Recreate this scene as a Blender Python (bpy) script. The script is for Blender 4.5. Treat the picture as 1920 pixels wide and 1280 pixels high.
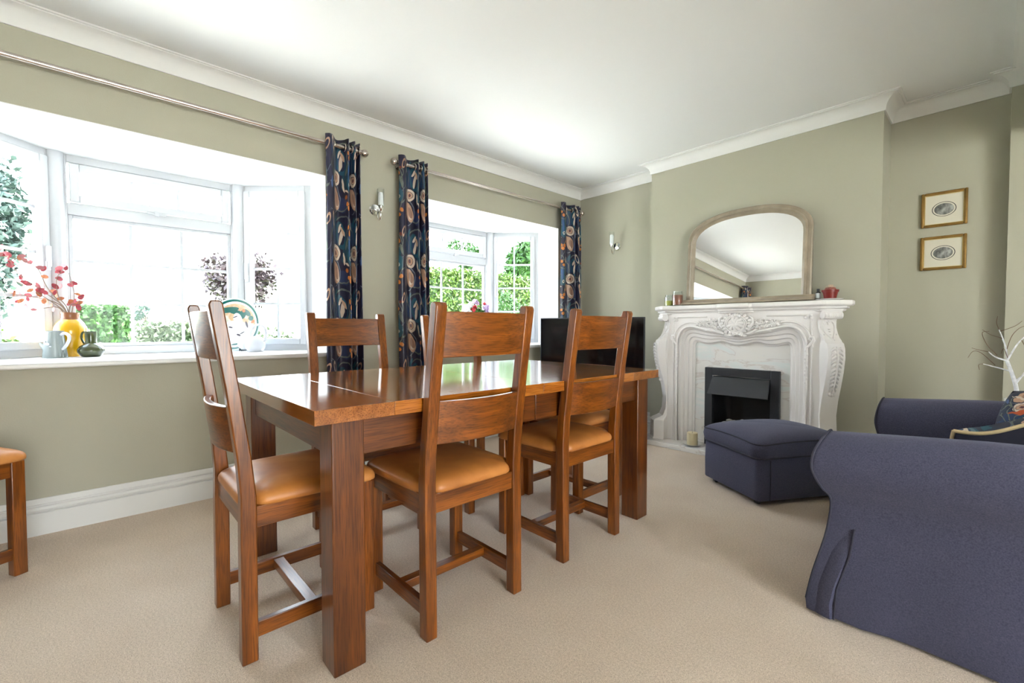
import bpy, bmesh, math, random
from mathutils import Vector, Matrix
from math import sin, cos, pi, radians as R, sqrt
random.seed(7)
for o in list(bpy.data.objects): bpy.data.objects.remove(o)
C = bpy.context.scene.collection
sc = bpy.context.scene

# ---------------------------------------------------------------- camera
yaw, pit, rol = .8210, -.0296, -.0009
f = Vector((-sin(yaw)*cos(pit), cos(yaw)*cos(pit), sin(pit)))
r = Vector((cos(yaw), sin(yaw), 0)); u = r.cross(f)
r2 = r*cos(rol)+u*sin(rol); u2 = -r*sin(rol)+u*cos(rol)
cd = bpy.data.cameras.new('camera'); cam = bpy.data.objects.new('camera', cd); C.objects.link(cam)
M = Matrix((r2, u2, -f)).transposed().to_4x4(); M.translation = (0, 0, 1.0)
cam.matrix_world = M
cd.sensor_width = 36; cd.lens = 842.7/1920*36; cd.clip_start = .02; cd.clip_end = 300
sc.camera = cam
# ---------------------------------------------------------------- exposure, world, sun
vs = sc.view_settings
vs.view_transform = 'Standard'; vs.look = 'None'; vs.gamma = 1; vs.use_curve_mapping = False
vs.exposure = EXPO = 1.75
W = bpy.data.worlds.new('sky'); sc.world = W; W.use_nodes = True
nt = W.node_tree; nt.nodes.clear()
wo = nt.nodes.new('ShaderNodeOutputWorld'); bg = nt.nodes.new('ShaderNodeBackground')
tc = nt.nodes.new('ShaderNodeTexCoord'); sx = nt.nodes.new('ShaderNodeSeparateXYZ'); cr = nt.nodes.new('ShaderNodeValToRGB')
nt.links.new(tc.outputs['Generated'], sx.inputs[0]); nt.links.new(sx.outputs[2], cr.inputs[0])
nt.links.new(cr.outputs[0], bg.inputs[0]); nt.links.new(bg.outputs[0], wo.inputs[0])
cr.color_ramp.elements[0].position = 0.0; cr.color_ramp.elements[0].color = (.97, .98, 1, 1)
cr.color_ramp.elements[1].position = 0.9; cr.color_ramp.elements[1].color = (.66, .80, 1, 1)
bg.inputs[1].default_value = 6.0
def sun(d, e, col, ang):
    l = bpy.data.lights.new('sun', 'SUN'); l.energy = e; l.color = col; l.angle = R(ang)
    o = bpy.data.objects.new('sun', l); C.objects.link(o)
    o.rotation_euler = Vector(d).to_track_quat('-Z', 'Y').to_euler(); return o
sun((-.28, -.72, -.95), 24.0, (1, .98, .94), 1.0)
def portal(cx, cy, cz, w, h, d):
    l = bpy.data.lights.new('window_portal', 'AREA'); l.shape = 'RECTANGLE'; l.size = w; l.size_y = h; l.cycles.is_portal = True
    o = bpy.data.objects.new('window_portal', l); C.objects.link(o); o.location = (cx, cy, cz)
    o.rotation_euler = Vector(d).to_track_quat('-Z', 'Y').to_euler()
portal(-3.36, .325, 1.44, 1.74, 1.23, (1, 0, 0)); portal(-3.36, 2.74, 1.44, 1.74, 1.23, (1, 0, 0))
portal(3.3, .30, 1.12, 2.1, 2.04, (-1, 0, 0))

# ---------------------------------------------------------------- helpers
class MB:
    def __init__(s): s.v = []; s.f = []; s.uv = None
    def add(s, vs, fs):
        b = len(s.v); s.v += [tuple(v) for v in vs]; s.f += [tuple(b+i for i in q) for q in fs]; return s
    def box(s, x0, y0, z0, x1, y1, z1):
        x0, x1 = sorted((x0, x1)); y0, y1 = sorted((y0, y1)); z0, z1 = sorted((z0, z1))
        return s.add([(x0,y0,z0),(x1,y0,z0),(x1,y1,z0),(x0,y1,z0),(x0,y0,z1),(x1,y0,z1),(x1,y1,z1),(x0,y1,z1)],
                     [(0,3,2,1),(4,5,6,7),(0,1,5,4),(1,2,6,5),(2,3,7,6),(3,0,4,7)])
    def prism(s, pts, a, b, ax='z'):
        n = len(pts)
        def P(p, h): return (p[0], p[1], h) if ax == 'z' else ((p[0], h, p[1]) if ax == 'y' else (h, p[0], p[1]))
        vs = [P(p, a) for p in pts]+[P(p, b) for p in pts]
        return s.add(vs, [tuple(range(n))[::-1], tuple(range(n, 2*n))]+[(i, (i+1) % n, n+(i+1) % n, n+i) for i in range(n)])
    def loft(s, rings, cap=True, closed=True):
        n = len(rings[0]); vs = [p for q in rings for p in q]; fs = []
        for k in range(len(rings)-1):
            for i in range(n if closed else n-1):
                j = (i+1) % n; fs.append((k*n+i, k*n+j, (k+1)*n+j, (k+1)*n+i))
        if cap and closed: fs += [tuple(range(n))[::-1], tuple((len(rings)-1)*n+i for i in range(n))]
        return s.add(vs, fs)
    def lathe(s, prof, c=(0, 0, 0), n=28, cap=True):
        return s.loft([[(c[0]+q[0]*cos(2*pi*i/n), c[1]+q[0]*sin(2*pi*i/n), c[2]+q[1]) for i in range(n)] for q in prof], cap)
    def tube(s, pts, rad, n=10, cap=True):
        pts = [Vector(p) for p in pts]; m = len(pts)
        rad = rad if isinstance(rad, (list, tuple)) else [rad]*m
        t0 = (pts[1]-pts[0]).normalized(); a = Vector((0, 0, 1)) if abs(t0.z) < .9 else Vector((1, 0, 0))
        nn = (a-t0*a.dot(t0)).normalized(); rings = []
        for i, p in enumerate(pts):
            t = (pts[min(i+1, m-1)]-pts[max(i-1, 0)]).normalized()
            nn = (nn-t*nn.dot(t)).normalized(); b = t.cross(nn)
            rings.append([p+(nn*cos(2*pi*k/n)+b*sin(2*pi*k/n))*rad[i] for k in range(n)])
        return s.loft(rings, cap)
    def ball(s, c, rx, ry=None, rz=None, nu=12, nv=8, rot=None):
        ry = rx if ry is None else ry; rz = rx if rz is None else rz; rings = []
        for j in range(nv+1):
            a = pi*(j+.001)/(nv+.002)-pi/2; ring = []
            for i in range(nu):
                p = Vector((cos(a)*cos(2*pi*i/nu)*rx, cos(a)*sin(2*pi*i/nu)*ry, sin(a)*rz))
                if rot is not None: p = rot @ p
                ring.append(p+Vector(c))
            rings.append(ring)
        return s.loft(rings, False)
    def xf(s, Mx): s.v = [tuple(Mx @ Vector(v)) for v in s.v]; return s

def obj(name, mb, mat, parent=None, bevel=0, smooth=False, seg=2, kind=None, label=None, sub=0, solid=0, ang=35):
    me = bpy.data.meshes.new(name); me.from_pydata(mb.v, [], mb.f); me.update()
    if mb.uv:
        ul = me.uv_layers.new(name='uv')
        for lp in me.loops: ul.data[lp.index].uv = mb.uv[lp.vertex_index]
    bm = bmesh.new(); bm.from_mesh(me); bmesh.ops.recalc_face_normals(bm, faces=bm.faces); bm.to_mesh(me); bm.free()
    for m in (mat if isinstance(mat, list) else [mat]): me.materials.append(m)
    o = bpy.data.objects.new(name, me); C.objects.link(o)
    if solid: md = o.modifiers.new('solid', 'SOLIDIFY'); md.thickness = solid; md.offset = 0
    if bevel:
        md = o.modifiers.new('bevel', 'BEVEL'); md.width = bevel; md.segments = seg; md.limit_method = 'ANGLE'; md.angle_limit = R(30); md.harden_normals = False
    if sub: md = o.modifiers.new('sub', 'SUBSURF'); md.levels = sub; md.render_levels = sub
    if smooth or bevel or sub:
        me.polygons.foreach_set('use_smooth', [True]*len(me.polygons))
        if not sub:
            try: me.set_sharp_from_angle(angle=R(ang if not bevel else 60))
            except Exception: pass
    if parent is not None: o.parent = parent
    if kind: o['kind'] = kind
    if label: o['label'] = label
    return o
def tag(o, label, cat, group=None):
    o['label'] = label; o['category'] = cat
    if group: o['group'] = group
    return o
def thing(name, label, cat, loc=(0, 0, 0), rot=(0, 0, 0), group=None):
    o = bpy.data.objects.new(name, None); C.objects.link(o); o.empty_display_size = .1
    o.location = loc; o.rotation_euler = rot
    return tag(o, label, cat, group)
def struct(name, mb, mat, **k): return obj(name, mb, mat, kind='structure', **k)
def group_struct(name, label=None):
    o = bpy.data.objects.new(name, None); C.objects.link(o); o['kind'] = 'structure'
    if label: o['label'] = label
    return o
def dup(root, loc, rz, label, group=None):
    q = root.copy(); C.objects.link(q); q.location = loc; q.rotation_euler = (0, 0, rz); q['label'] = label
    if group: q['group'] = group
    for ch in list(root.children):
        c = ch.copy(); C.objects.link(c); c.parent = q
        for g in ch.children:
            d = g.copy(); C.objects.link(d); d.parent = c
    return q
def spline(pts, n=8):
    pts = [Vector(p) for p in pts]; out = []; q = [pts[0]]+pts+[pts[-1]]
    for i in range(1, len(q)-2):
        for k in range(n):
            t = k/n; a, b, c, d = q[i-1:i+3]
            out.append(.5*((2*b)+(c-a)*t+(2*a-5*b+4*c-d)*t*t+(3*b-a-3*c+d)*t**3))
    out.append(pts[-1]); return out

# ---------------------------------------------------------------- materials
def newmat(name):
    m = bpy.data.materials.new(name); m.use_nodes = True; n = m.node_tree
    return m, n, n.nodes['Principled BSDF']
def N(n, t, **k):
    x = n.nodes.new(t)
    for a, b in k.items():
        if a.startswith('i_'): x.inputs[int(a[2:]) if a[2:].isdigit() else a[2:].replace('_', ' ')].default_value = b
        else: setattr(x, a, b)
    return x
def ramp(n, src, stops, interp='LINEAR'):
    c = n.nodes.new('ShaderNodeValToRGB'); c.color_ramp.interpolation = interp; e = c.color_ramp.elements
    while len(e) < len(stops): e.new(.5)
    for i, (p, col) in enumerate(stops): e[i].position = p; e[i].color = (*col, 1)
    n.links.new(src, c.inputs[0]); return c.outputs[0]
def bump(n, b, h, st, dist=.01, inv=False):
    x = N(n, 'ShaderNodeBump'); x.inputs['Strength'].default_value = st; x.inputs['Distance'].default_value = dist
    n.links.new(h, x.inputs['Height']); n.links.new(x.outputs[0], b.inputs['Normal']); return x
def noise(n, scale, detail=3, coord='Object', mapping=None, rough=.5):
    tcn = n.nodes.new('ShaderNodeTexCoord'); src = tcn.outputs[coord]
    if mapping:
        mp = N(n, 'ShaderNodeMapping'); mp.inputs['Scale'].default_value = mapping; n.links.new(src, mp.inputs[0]); src = mp.outputs[0]
    x = N(n, 'ShaderNodeTexNoise'); x.inputs['Scale'].default_value = scale; x.inputs['Detail'].default_value = detail; x.inputs['Roughness'].default_value = rough
    n.links.new(src, x.inputs['Vector']); return x.outputs['Fac']
def plain(name, col, rough=.5, metal=0, var=0, vs=30, bm=0, bs=200, coat=0, sss=0, **k):
    m, n, b = newmat(name); b.inputs['Base Color'].default_value = (*col, 1); b.inputs['Roughness'].default_value = rough; b.inputs['Metallic'].default_value = metal
    b.inputs['Coat Weight'].default_value = coat
    if var:
        f0 = noise(n, vs); c = ramp(n, f0, [(.3, tuple(x*(1-var) for x in col)), (.7, tuple(min(1, x*(1+var)) for x in col))]); n.links.new(c, b.inputs['Base Color'])
    if bm: bump(n, b, noise(n, bs), bm, .002)
    for a, v in k.items(): b.inputs[a.replace('_', ' ')].default_value = v
    return m
def wood(name, axis, a=(.335, .095, .008), c=(.135, .033, .003), rough=.32, coat=.35):
    m, n, b = newmat(name)
    sc_ = {'x': (1.8, 38, 38), 'y': (38, 1.8, 38), 'z': (38, 38, 1.8)}[axis]
    oi = N(n, 'ShaderNodeObjectInfo'); tcn = N(n, 'ShaderNodeTexCoord'); ad = N(n, 'ShaderNodeVectorMath', operation='MULTIPLY_ADD')
    ad.inputs[1].default_value = (1, 1, 1)
    cmb = N(n, 'ShaderNodeCombineXYZ'); ml = N(n, 'ShaderNodeMath', operation='MULTIPLY'); ml.inputs[1].default_value = 9
    n.links.new(oi.outputs['Random'], ml.inputs[0])
    for i in range(3): n.links.new(ml.outputs[0], cmb.inputs[i])
    n.links.new(tcn.outputs['Object'], ad.inputs[0]); n.links.new(cmb.outputs[0], ad.inputs[2])
    mp = N(n, 'ShaderNodeMapping'); mp.inputs['Scale'].default_value = sc_; n.links.new(ad.outputs[0], mp.inputs[0])
    x1 = N(n, 'ShaderNodeTexNoise'); x1.inputs['Scale'].default_value = 1.0; x1.inputs['Detail'].default_value = 4; x1.inputs['Distortion'].default_value = .35
    n.links.new(mp.outputs[0], x1.inputs['Vector'])
    x2 = N(n, 'ShaderNodeTexNoise'); x2.inputs['Scale'].default_value = 7; x2.inputs['Detail'].default_value = 3; n.links.new(mp.outputs[0], x2.inputs['Vector'])
    x3 = N(n, 'ShaderNodeTexNoise'); x3.inputs['Scale'].default_value = 5; n.links.new(ad.outputs[0], x3.inputs['Vector'])
    c1 = ramp(n, x1.outputs['Fac'], [(.28, c), (.5, tuple((p+q)/2 for p, q in zip(a, c))), (.68, a)])
    c2 = ramp(n, x2.outputs['Fac'], [(.36, (.50, .44, .40)), (.54, (1, 1, 1))])
    c3 = ramp(n, x3.outputs['Fac'], [(.3, (.8, .78, .75)), (.7, (1.0, 1.0, 1.0))])
    mx = N(n, 'ShaderNodeMix', data_type='RGBA', blend_type='MULTIPLY'); mx.inputs[0].default_value = .85
    n.links.new(c1, mx.inputs[6]); n.links.new(c2, mx.inputs[7])
    mx2 = N(n, 'ShaderNodeMix', data_type='RGBA', blend_type='MULTIPLY'); mx2.inputs[0].default_value = 1
    n.links.new(mx.outputs[2], mx2.inputs[6]); n.links.new(c3, mx2.inputs[7]); n.links.new(mx2.outputs[2], b.inputs['Base Color'])
    b.inputs['Roughness'].default_value = rough; b.inputs['Coat Weight'].default_value = coat; b.inputs['Coat Roughness'].default_value = .18 if coat < 1 else .10; b.inputs['Coat IOR'].default_value = 1.6
    bump(n, b, x2.outputs['Fac'], .12, .001)
    return m
def pattern(name, base, shapes, coord, scale, rough=.45, bm=0, nz=None, sheen=0):
    """flat print: shapes = (cx,cy,rx,ry,rot_deg,color[,inner hole 0..1]) inside a unit tile"""
    m, n, b = newmat(name); tcn = N(n, 'ShaderNodeTexCoord')
    mp = N(n, 'ShaderNodeMapping'); mp.inputs['Scale'].default_value = scale; n.links.new(tcn.outputs[coord], mp.inputs[0])
    src = mp.outputs[0]
    # soft hand drawn wobble
    nz1 = N(n, 'ShaderNodeTexNoise'); nz1.inputs['Scale'].default_value = 4.5; nz1.inputs['Detail'].default_value = 2; n.links.new(src, nz1.inputs['Vector'])
    sb = N(n, 'ShaderNodeVectorMath', operation='SUBTRACT'); n.links.new(nz1.outputs['Color'], sb.inputs[0]); sb.inputs[1].default_value = (.5, .5, .5)
    sm = N(n, 'ShaderNodeVectorMath', operation='SCALE'); n.links.new(sb.outputs[0], sm.inputs[0]); sm.inputs['Scale'].default_value = nz or .12
    aa = N(n, 'ShaderNodeVectorMath', operation='ADD'); n.links.new(src, aa.inputs[0]); n.links.new(sm.outputs[0], aa.inputs[1])
    fr = N(n, 'ShaderNodeVectorMath', operation='FRACTION'); n.links.new(aa.outputs[0], fr.inputs[0])
    col = None
    wn = N(n, 'ShaderNodeTexNoise'); wn.inputs['Scale'].default_value = 3; wn.inputs['Detail'].default_value = 2; n.links.new(src, wn.inputs['Vector'])
    col = ramp(n, wn.outputs['Fac'], [(.4, base[0]), (.6, base[1])])
    for sh in shapes:
        cx, cy, rx, ry, rot, cc = sh[:6]
        q = N(n, 'ShaderNodeMapping', vector_type='TEXTURE'); q.inputs['Location'].default_value = (cx, cy, 0); q.inputs['Rotation'].default_value = (0, 0, R(rot)); q.inputs['Scale'].default_value = (rx, ry, 1)
        n.links.new(fr.outputs[0], q.inputs[0])
        fl = N(n, 'ShaderNodeVectorMath', operation='MULTIPLY'); fl.inputs[1].default_value = (1, 1, 0); n.links.new(q.outputs[0], fl.inputs[0])
        ln = N(n, 'ShaderNodeVectorMath', operation='LENGTH'); n.links.new(fl.outputs[0], ln.inputs[0])
        if len(sh) > 6:
            k = N(n, 'ShaderNodeMath', operation='COMPARE'); k.inputs[1].default_value = (1+sh[6])/2; k.inputs[2].default_value = (1-sh[6])/2; n.links.new(ln.outputs['Value'], k.inputs[0])
        else:
            k = N(n, 'ShaderNodeMath', operation='LESS_THAN'); k.inputs[1].default_value = 1; n.links.new(ln.outputs['Value'], k.inputs[0])
        mx = N(n, 'ShaderNodeMix', data_type='RGBA'); n.links.new(k.outputs[0], mx.inputs[0]); n.links.new(col, mx.inputs[6]); mx.inputs[7].default_value = (*cc, 1); col = mx.outputs[2]
    n.links.new(col, b.inputs['Base Color']); b.inputs['Roughness'].default_value = rough
    if sheen: b.inputs['Sheen Weight'].default_value = sheen
    if bm: bump(n, b, noise(n, 400), bm, .001)
    return m

PAINT = (.455, .435, .345)
def paint():
    m, n, b = newmat('sage wall paint'); b.inputs['Roughness'].default_value = .85
    c = ramp(n, noise(n, 1.2, 2), [(.3, tuple(x*.98 for x in PAINT)), (.7, PAINT)]); n.links.new(c, b.inputs['Base Color'])
    bump(n, b, noise(n, 160, 3), .25, .002); return m
wallm = paint()
ceilm = plain('white ceiling paint', (.80, .80, .80), .9, bm=.1, bs=120)
covm = plain('white coving plaster', (.80, .79, .78), .75)
glossw = plain('white gloss woodwork', (.76, .75, .73), .35)
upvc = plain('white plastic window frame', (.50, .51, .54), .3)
def carpetm():
    m, n, b = newmat('beige carpet pile'); b.inputs['Roughness'].default_value = 1
    f1 = noise(n, 330, 2, rough=.7); f2 = noise(n, 3.0, 3); f3 = noise(n, 130, 3)
    c1 = ramp(n, f1, [(.3, (.50, .375, .27)), (.52, (.81, .66, .53)), (.72, (.94, .82, .70))])
    c3 = ramp(n, f3, [(.36, (.86, .84, .82)), (.62, (1, 1, 1))])
    c2 = ramp(n, f2, [(.35, (.93, .91, .89)), (.65, (1, 1, 1))])
    a = N(n, 'ShaderNodeMix', data_type='RGBA', blend_type='MULTIPLY'); a.inputs[0].default_value = 1; n.links.new(c1, a.inputs[6]); n.links.new(c2, a.inputs[7])
    a2 = N(n, 'ShaderNodeMix', data_type='RGBA', blend_type='MULTIPLY'); a2.inputs[0].default_value = 1; n.links.new(a.outputs[2], a2.inputs[6]); n.links.new(c3, a2.inputs[7])
    n.links.new(a2.outputs[2], b.inputs['Base Color']); bump(n, b, f1, .6, .006)
    b.inputs['Sheen Weight'].default_value = .25; return m
carpet = carpetm()
wz, wx_, wy = wood('stained oak upright', 'z'), wood('stained oak across', 'x'), wood('stained oak lengthwise', 'y')
tz_ = wood('darker oak upright', 'z', (.205, .055, .006), (.085, .021, .003)); tx_ = wood('darker oak across', 'x', (.205, .055, .006), (.085, .021, .003)); ty_ = wood('darker oak lengthwise', 'y', (.205, .055, .006), (.085, .021, .003))
topa = wood('polished oak board', 'y', (.54, .18, .022), (.37, .105, .012), .14, 1.0)
topb = wood('polished oak end board', 'x', (.42, .14, .024), (.28, .082, .014), .14, 1.0)
def leatherm():
    m, n, b = newmat('tan leather'); f1 = noise(n, 6, 4); c = ramp(n, f1, [(.3, (.36, .12, .026)), (.55, (.54, .20, .045)), (.75, (.66, .28, .08))]); n.links.new(c, b.inputs['Base Color'])
    b.inputs['Roughness'].default_value = .42; bump(n, b, noise(n, 260, 3), .15, .001); return m
leather = leatherm()
chrome = plain('polished chrome', (.82, .82, .82), .1, 1)
nickel = plain('brushed nickel', (.62, .55, .50), .26, 1)
def glassm(name, tint=(.93, .95, .95), fac=.06, rough=.0, edge=.5):
    m, n, b = newmat(name); n.nodes.remove(b); out = n.nodes['Material Output']
    t = N(n, 'ShaderNodeBsdfTransparent'); t.inputs[0].default_value = (*tint, 1); g = N(n, 'ShaderNodeBsdfGlossy'); g.inputs['Roughness'].default_value = rough
    lw = N(n, 'ShaderNodeLayerWeight'); lw.inputs[0].default_value = .25; ml = N(n, 'ShaderNodeMath', operation='MULTIPLY_ADD'); ml.inputs[1].default_value = edge; ml.inputs[2].default_value = fac
    n.links.new(lw.outputs['Fresnel'], ml.inputs[0]); mx = N(n, 'ShaderNodeMixShader'); n.links.new(ml.outputs[0], mx.inputs[0]); n.links.new(t.outputs[0], mx.inputs[1]); n.links.new(g.outputs[0], mx.inputs[2])
    n.links.new(mx.outputs[0], out.inputs[0]); return m
glass = glassm('window glass', (.93, .95, .94), .006, 0, .10); jarg = glassm('clear jar glass', (.95, .97, .97), .04, .03, .3)
def marblem():
    m, n, b = newmat('veined marble'); tcn = N(n, 'ShaderNodeTexCoord'); mp = N(n, 'ShaderNodeMapping'); mp.inputs['Rotation'].default_value = (0, R(35), 0); mp.inputs['Scale'].default_value = (1.2, 1, 3.4); n.links.new(tcn.outputs['Object'], mp.inputs[0])
    x = N(n, 'ShaderNodeTexNoise'); x.inputs['Scale'].default_value = 2.2; x.inputs['Detail'].default_value = 5; x.inputs['Distortion'].default_value = .7; n.links.new(mp.outputs[0], x.inputs['Vector'])
    c = ramp(n, x.outputs['Fac'], [(.38, (.80, .77, .74)), (.46, (.79, .77, .75)), (.478, (.66, .60, .57)), (.495, (.79, .77, .76)), (.58, (.74, .78, .77)), (.68, (.83, .81, .79))]); n.links.new(c, b.inputs['Base Color'])
    b.inputs['Roughness'].default_value = .22; return m
marble = marblem()
plaster = plain('white cast plaster', (.84, .80, .785), .5, bm=.05, bs=90)
black = plain('matt black steel', (.022, .024, .03), .42); dark = plain('soot black firebox', (.012, .012, .014), .7)
mirror = plain('mirror glass', (.93, .94, .93), .0, 1)
taupe = plain('taupe painted frame', (.33, .27, .20), .42, var=.15, vs=14)
def fabricm(name, a, b_, sc_=260):
    m, n, b = newmat(name); f1 = noise(n, sc_, 3, rough=.7); f2 = noise(n, 4, 3)
    c = ramp(n, f1, [(.3, a), (.7, b_)]); c2 = ramp(n, f2, [(.3, (.88, .88, .88)), (.7, (1, 1, 1))])
    mx = N(n, 'ShaderNodeMix', data_type='RGBA', blend_type='MULTIPLY'); mx.inputs[0].default_value = 1; n.links.new(c, mx.inputs[6]); n.links.new(c2, mx.inputs[7]); n.links.new(mx.outputs[2], b.inputs['Base Color'])
    b.inputs['Roughness'].default_value = .95; b.inputs['Sheen Weight'].default_value = .18; b.inputs['Sheen Tint'].default_value = (.6, .6, .8, 1)
    bump(n, b, f1, .35, .002); return m
sofa_m = fabricm('indigo grey sofa cloth', (.034, .035, .070), (.080, .079, .134)); sofa_dark = plain('dark piping cloth', (.035, .034, .055), .9)
PE, CR, OR_, TE, BL, GY, RU = (.50, .30, .20), (.62, .50, .40), (.60, .19, .035), (.012, .075, .115), (.02, .07, .20), (.12, .14, .12), (.16, .03, .02)
motifs = [
 (.22, .25, .22, .14, 30, (.014, .035, .10)), (.65, .52, .22, .12, -40, (.010, .045, .075)), (.50, .88, .16, .10, 20, (.020, .030, .085)), (.5, .5, .40, .47, 0, GY, .955), (.15, .80, .30, .22, 0, (.16, .18, .22), .93), (.85, .25, .22, .30, 20, (.10, .12, .16), .94),
 (.30, .80, .10, .16, -25, PE), (.34, .86, .055, .05, 0, CR), (.24, .72, .05, .09, -40, PE), (.33, .80, .05, .10, -25, (.30, .17, .12)),
 (.30, .53, .14, .10, 10, CR, .62), (.30, .53, .075, .055, 10, PE), (.30, .53, .03, .03, 0, (.10, .03, .04)),
 (.15, .35, .13, .17, 20, GY, .88), (.45, .30, .12, .20, -20, TE, .7), (.45, .33, .04, .11, 15, CR), (.50, .24, .025, .07, -30, PE), (.42, .20, .025, .07, 40, CR),
 (.66, .88, .05, .032, 0, OR_), (.78, .88, .05, .032, 0, OR_), (.72, .94, .05, .032, 0, OR_), (.60, .78, .045, .03, 0, (.45, .13, .03)), (.85, .80, .045, .03, 0, OR_),
 (.75, .60, .13, .11, 0, TE), (.75, .62, .045, .035, 0, (.55, .52, .46)), (.75, .62, .02, .016, 0, (.02, .02, .03)),
 (.62, .70, .07, .014, 20, CR), (.90, .68, .07, .014, -20, GY), (.72, .44, .16, .035, 90, BL), (.62, .40, .03, .10, 25, GY), (.84, .40, .03, .10, -25, GY),
 (.75, .26, .15, .10, 0, GY, .85), (.75, .27, .05, .035, 0, OR_), (.68, .20, .04, .028, 0, OR_), (.82, .18, .03, .02, 0, RU), (.92, .12, .05, .09, 30, PE, .6),
 (.12, .10, .05, .11, -30, CR, .6), (.28, .10, .03, .09, 35, TE), (.05, .62, .03, .08, 10, (.05, .10, .24)), (.52, .62, .02, .09, -10, CR)]
curtain_m = pattern('navy printed curtain cloth', ((.012, .012, .035), (.018, .016, .042)), motifs, 'UV', (2.4, 4.6, 1), .33, .1, nz=.09)
cush_m = pattern('printed cushion cloth', ((.012, .014, .04), (.02, .03, .06)), motifs+[(.5, .5, .4, .045, 25, (.5, .08, .015)), (.4, .7, .3, .02, -15, CR), (.5, .3, .35, .03, 30, (.10, .16, .2))], 'Object', (5, 5, 5), .7, .1, nz=.25)
navy = plain('plain navy cloth', (.010, .010, .026), .85, bm=.2, bs=300); cream = plain('cream piping cord', (.55, .42, .24), .8)

# ---------------------------------------------------------------- room shell
WX, H, CZ = -3.155, 2.50, 2.41
YF, YA, YB, YR = -.98, 3.975, 3.79, 4.08
BX0, BX1 = -2.18, -.52
bays = [(-.555, -.15, .80, 1.19), (1.87, 2.26, 3.22, 3.605)]
SZ, SO = .836, 2.05
struct('floor', MB().box(-3.3, YF-.1, -.06, 3.5, 4.3, 0), carpet)
struct('ceiling', MB().box(-3.5, YF-.2, H, 3.6, 4.4, H+.12), ceilm)
w = MB(); xo = -3.44
ys = [YF-.1, bays[0][0], bays[0][3], bays[1][0], bays[1][3], YA+.2]
for i in (0, 2, 4): w.box(xo, ys[i], 0, WX, ys[i+1], H)
for a, b, c, d in bays:
    w.box(xo, a, SO, WX, d, H); w.box(xo, a, 0, WX, d, SZ-.028)
    w.prism([(xo, a), (xo, d), (-3.86, c+.02), (-3.86, b-.02)], -.4, SZ-.028)
struct('wall_left', w, wallm)
bt = MB()
for a, b, c, d in bays:
    bt.prism([(WX, a), (WX, d), (xo, d), (xo, a)], SO-.004, SO+.001); bt.prism([(xo, a), (xo, d), (-3.90, c+.04), (-3.90, b-.04)], SO-.004, SO+.30)
struct('trim_2', bt, ceilm, label='white painted soffits over the two window bays')
for i, (a, b, c, d) in enumerate(bays):
    rv = MB().box(xo, a-.001, SZ, WX+.001, a+.003, SO).box(xo, d-.003, SZ, WX+.001, d+.001, SO)
    struct('trim_%d' % (3+i), rv, covm, label='white side reveals of the %s window bay' % ('nearer', 'farther')[i])
w = MB().box(-3.4, YA, 0, BX0+.05, YA+.3, H).box(BX1-.05, YR, 0, .05, YR+.2, H).box(.04, 3.98, 0, 3.5, 4.28, H)
struct('wall_back', w, wallm)
fx0, fx1, fz = -1.59, -1.11, .63
w = MB().box(BX0, YB, 0, fx0, YR+.1, H).box(fx1, YB, 0, BX1, YR+.1, H).box(fx0, YB, fz, fx1, YR+.1, H)
struct('chimney_breast', w, wallm, label='sage painted chimney breast behind the fireplace')
struct('wall_front', MB().box(-3.4, YF-.2, 0, 3.5, YF, H), wallm)
struct('wall_right', MB().box(3.3, YF-.2, 0, 3.5, -.75, H).box(3.3, 1.35, 0, 3.5, 4.3, H).box(3.3, -.75, 2.14, 3.5, 1.35, H).box(3.3, -.75, -.06, 3.5, 1.35, .1), wallm)
struct('ceiling_beam', MB().box(.13, YF, 2.12, .36, 3.98, H), wallm, label='painted beam over the opening to the next room')
pw = group_struct('window_3')  # window added in the unseen next room to let in fill light
fr3 = MB().box(3.36, -.75, .1, 3.42, -.69, 2.14).box(3.36, 1.29, .1, 3.42, 1.35, 2.14).box(3.36, .27, .1, 3.42, .33, 2.14).box(3.36, -.69, .1, 3.42, 1.29, .17).box(3.36, -.69, 2.07, 3.42, 1.29, 2.14)
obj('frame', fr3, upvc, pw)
for y0, y1 in ((-.69, .27), (.33, 1.29)): obj('pane', MB().box(3.385, y0, .17, 3.39, y1, 2.07), glass, pw)

def sweep(path, prof, closed=True, side=1):
    """mitred sweep of a (distance from wall, z) profile; room lies to the right of the path for side=1"""
    n = len(path); pts = [Vector(p) for p in path]; rings = []
    for i in range(n):
        def nrm(a, b): d = (b-a).normalized(); return Vector((d.y, -d.x))*side
        if closed or 0 < i < n-1:
            n1 = nrm(pts[i-1], pts[i]); n2 = nrm(pts[i], pts[(i+1) % n]); m = (n1+n2)/(1+n1.dot(n2))
        elif i == 0: m = nrm(pts[0], pts[1])
        else: m = nrm(pts[-2], pts[-1])
        rings.append([(pts[i].x+m.x*d, pts[i].y+m.y*d, z) for d, z in prof])
    if closed: rings.append(rings[0])
    mb = MB(); k = len(prof)
    mb.loft(rings, cap=not closed, closed=True); return mb
cv = [(0, CZ), (.009, CZ), (.011, CZ+.008)]+[(.011+.062*(1-cos(t*pi/2/6)), CZ+.008+.07*sin(t*pi/2/6)) for t in range(1, 7)]+[(.078, CZ+.078), (.078, CZ+.083), (.092, CZ+.083), (.092, H+.001), (0, H+.001)]
cpath = [(WX, YF), (WX, YA), (BX0, YA), (BX0, YB), (BX1, YB), (BX1, YR), (.04, YR), (.04, 3.98), (.13, 3.98), (.13, YF)]
struct('trim_1', sweep(cpath, cv), covm, label='white plaster coving around the ceiling', smooth=True, ang=25)
bp = [(0, .174), (.012, .174), (.013, .147), (.006, .142), (.006, .137), (.017, .133), (.023, .122), (.019, .112), (.013, .108), (.026, .103), (.027, 0), (0, 0)]
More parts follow.
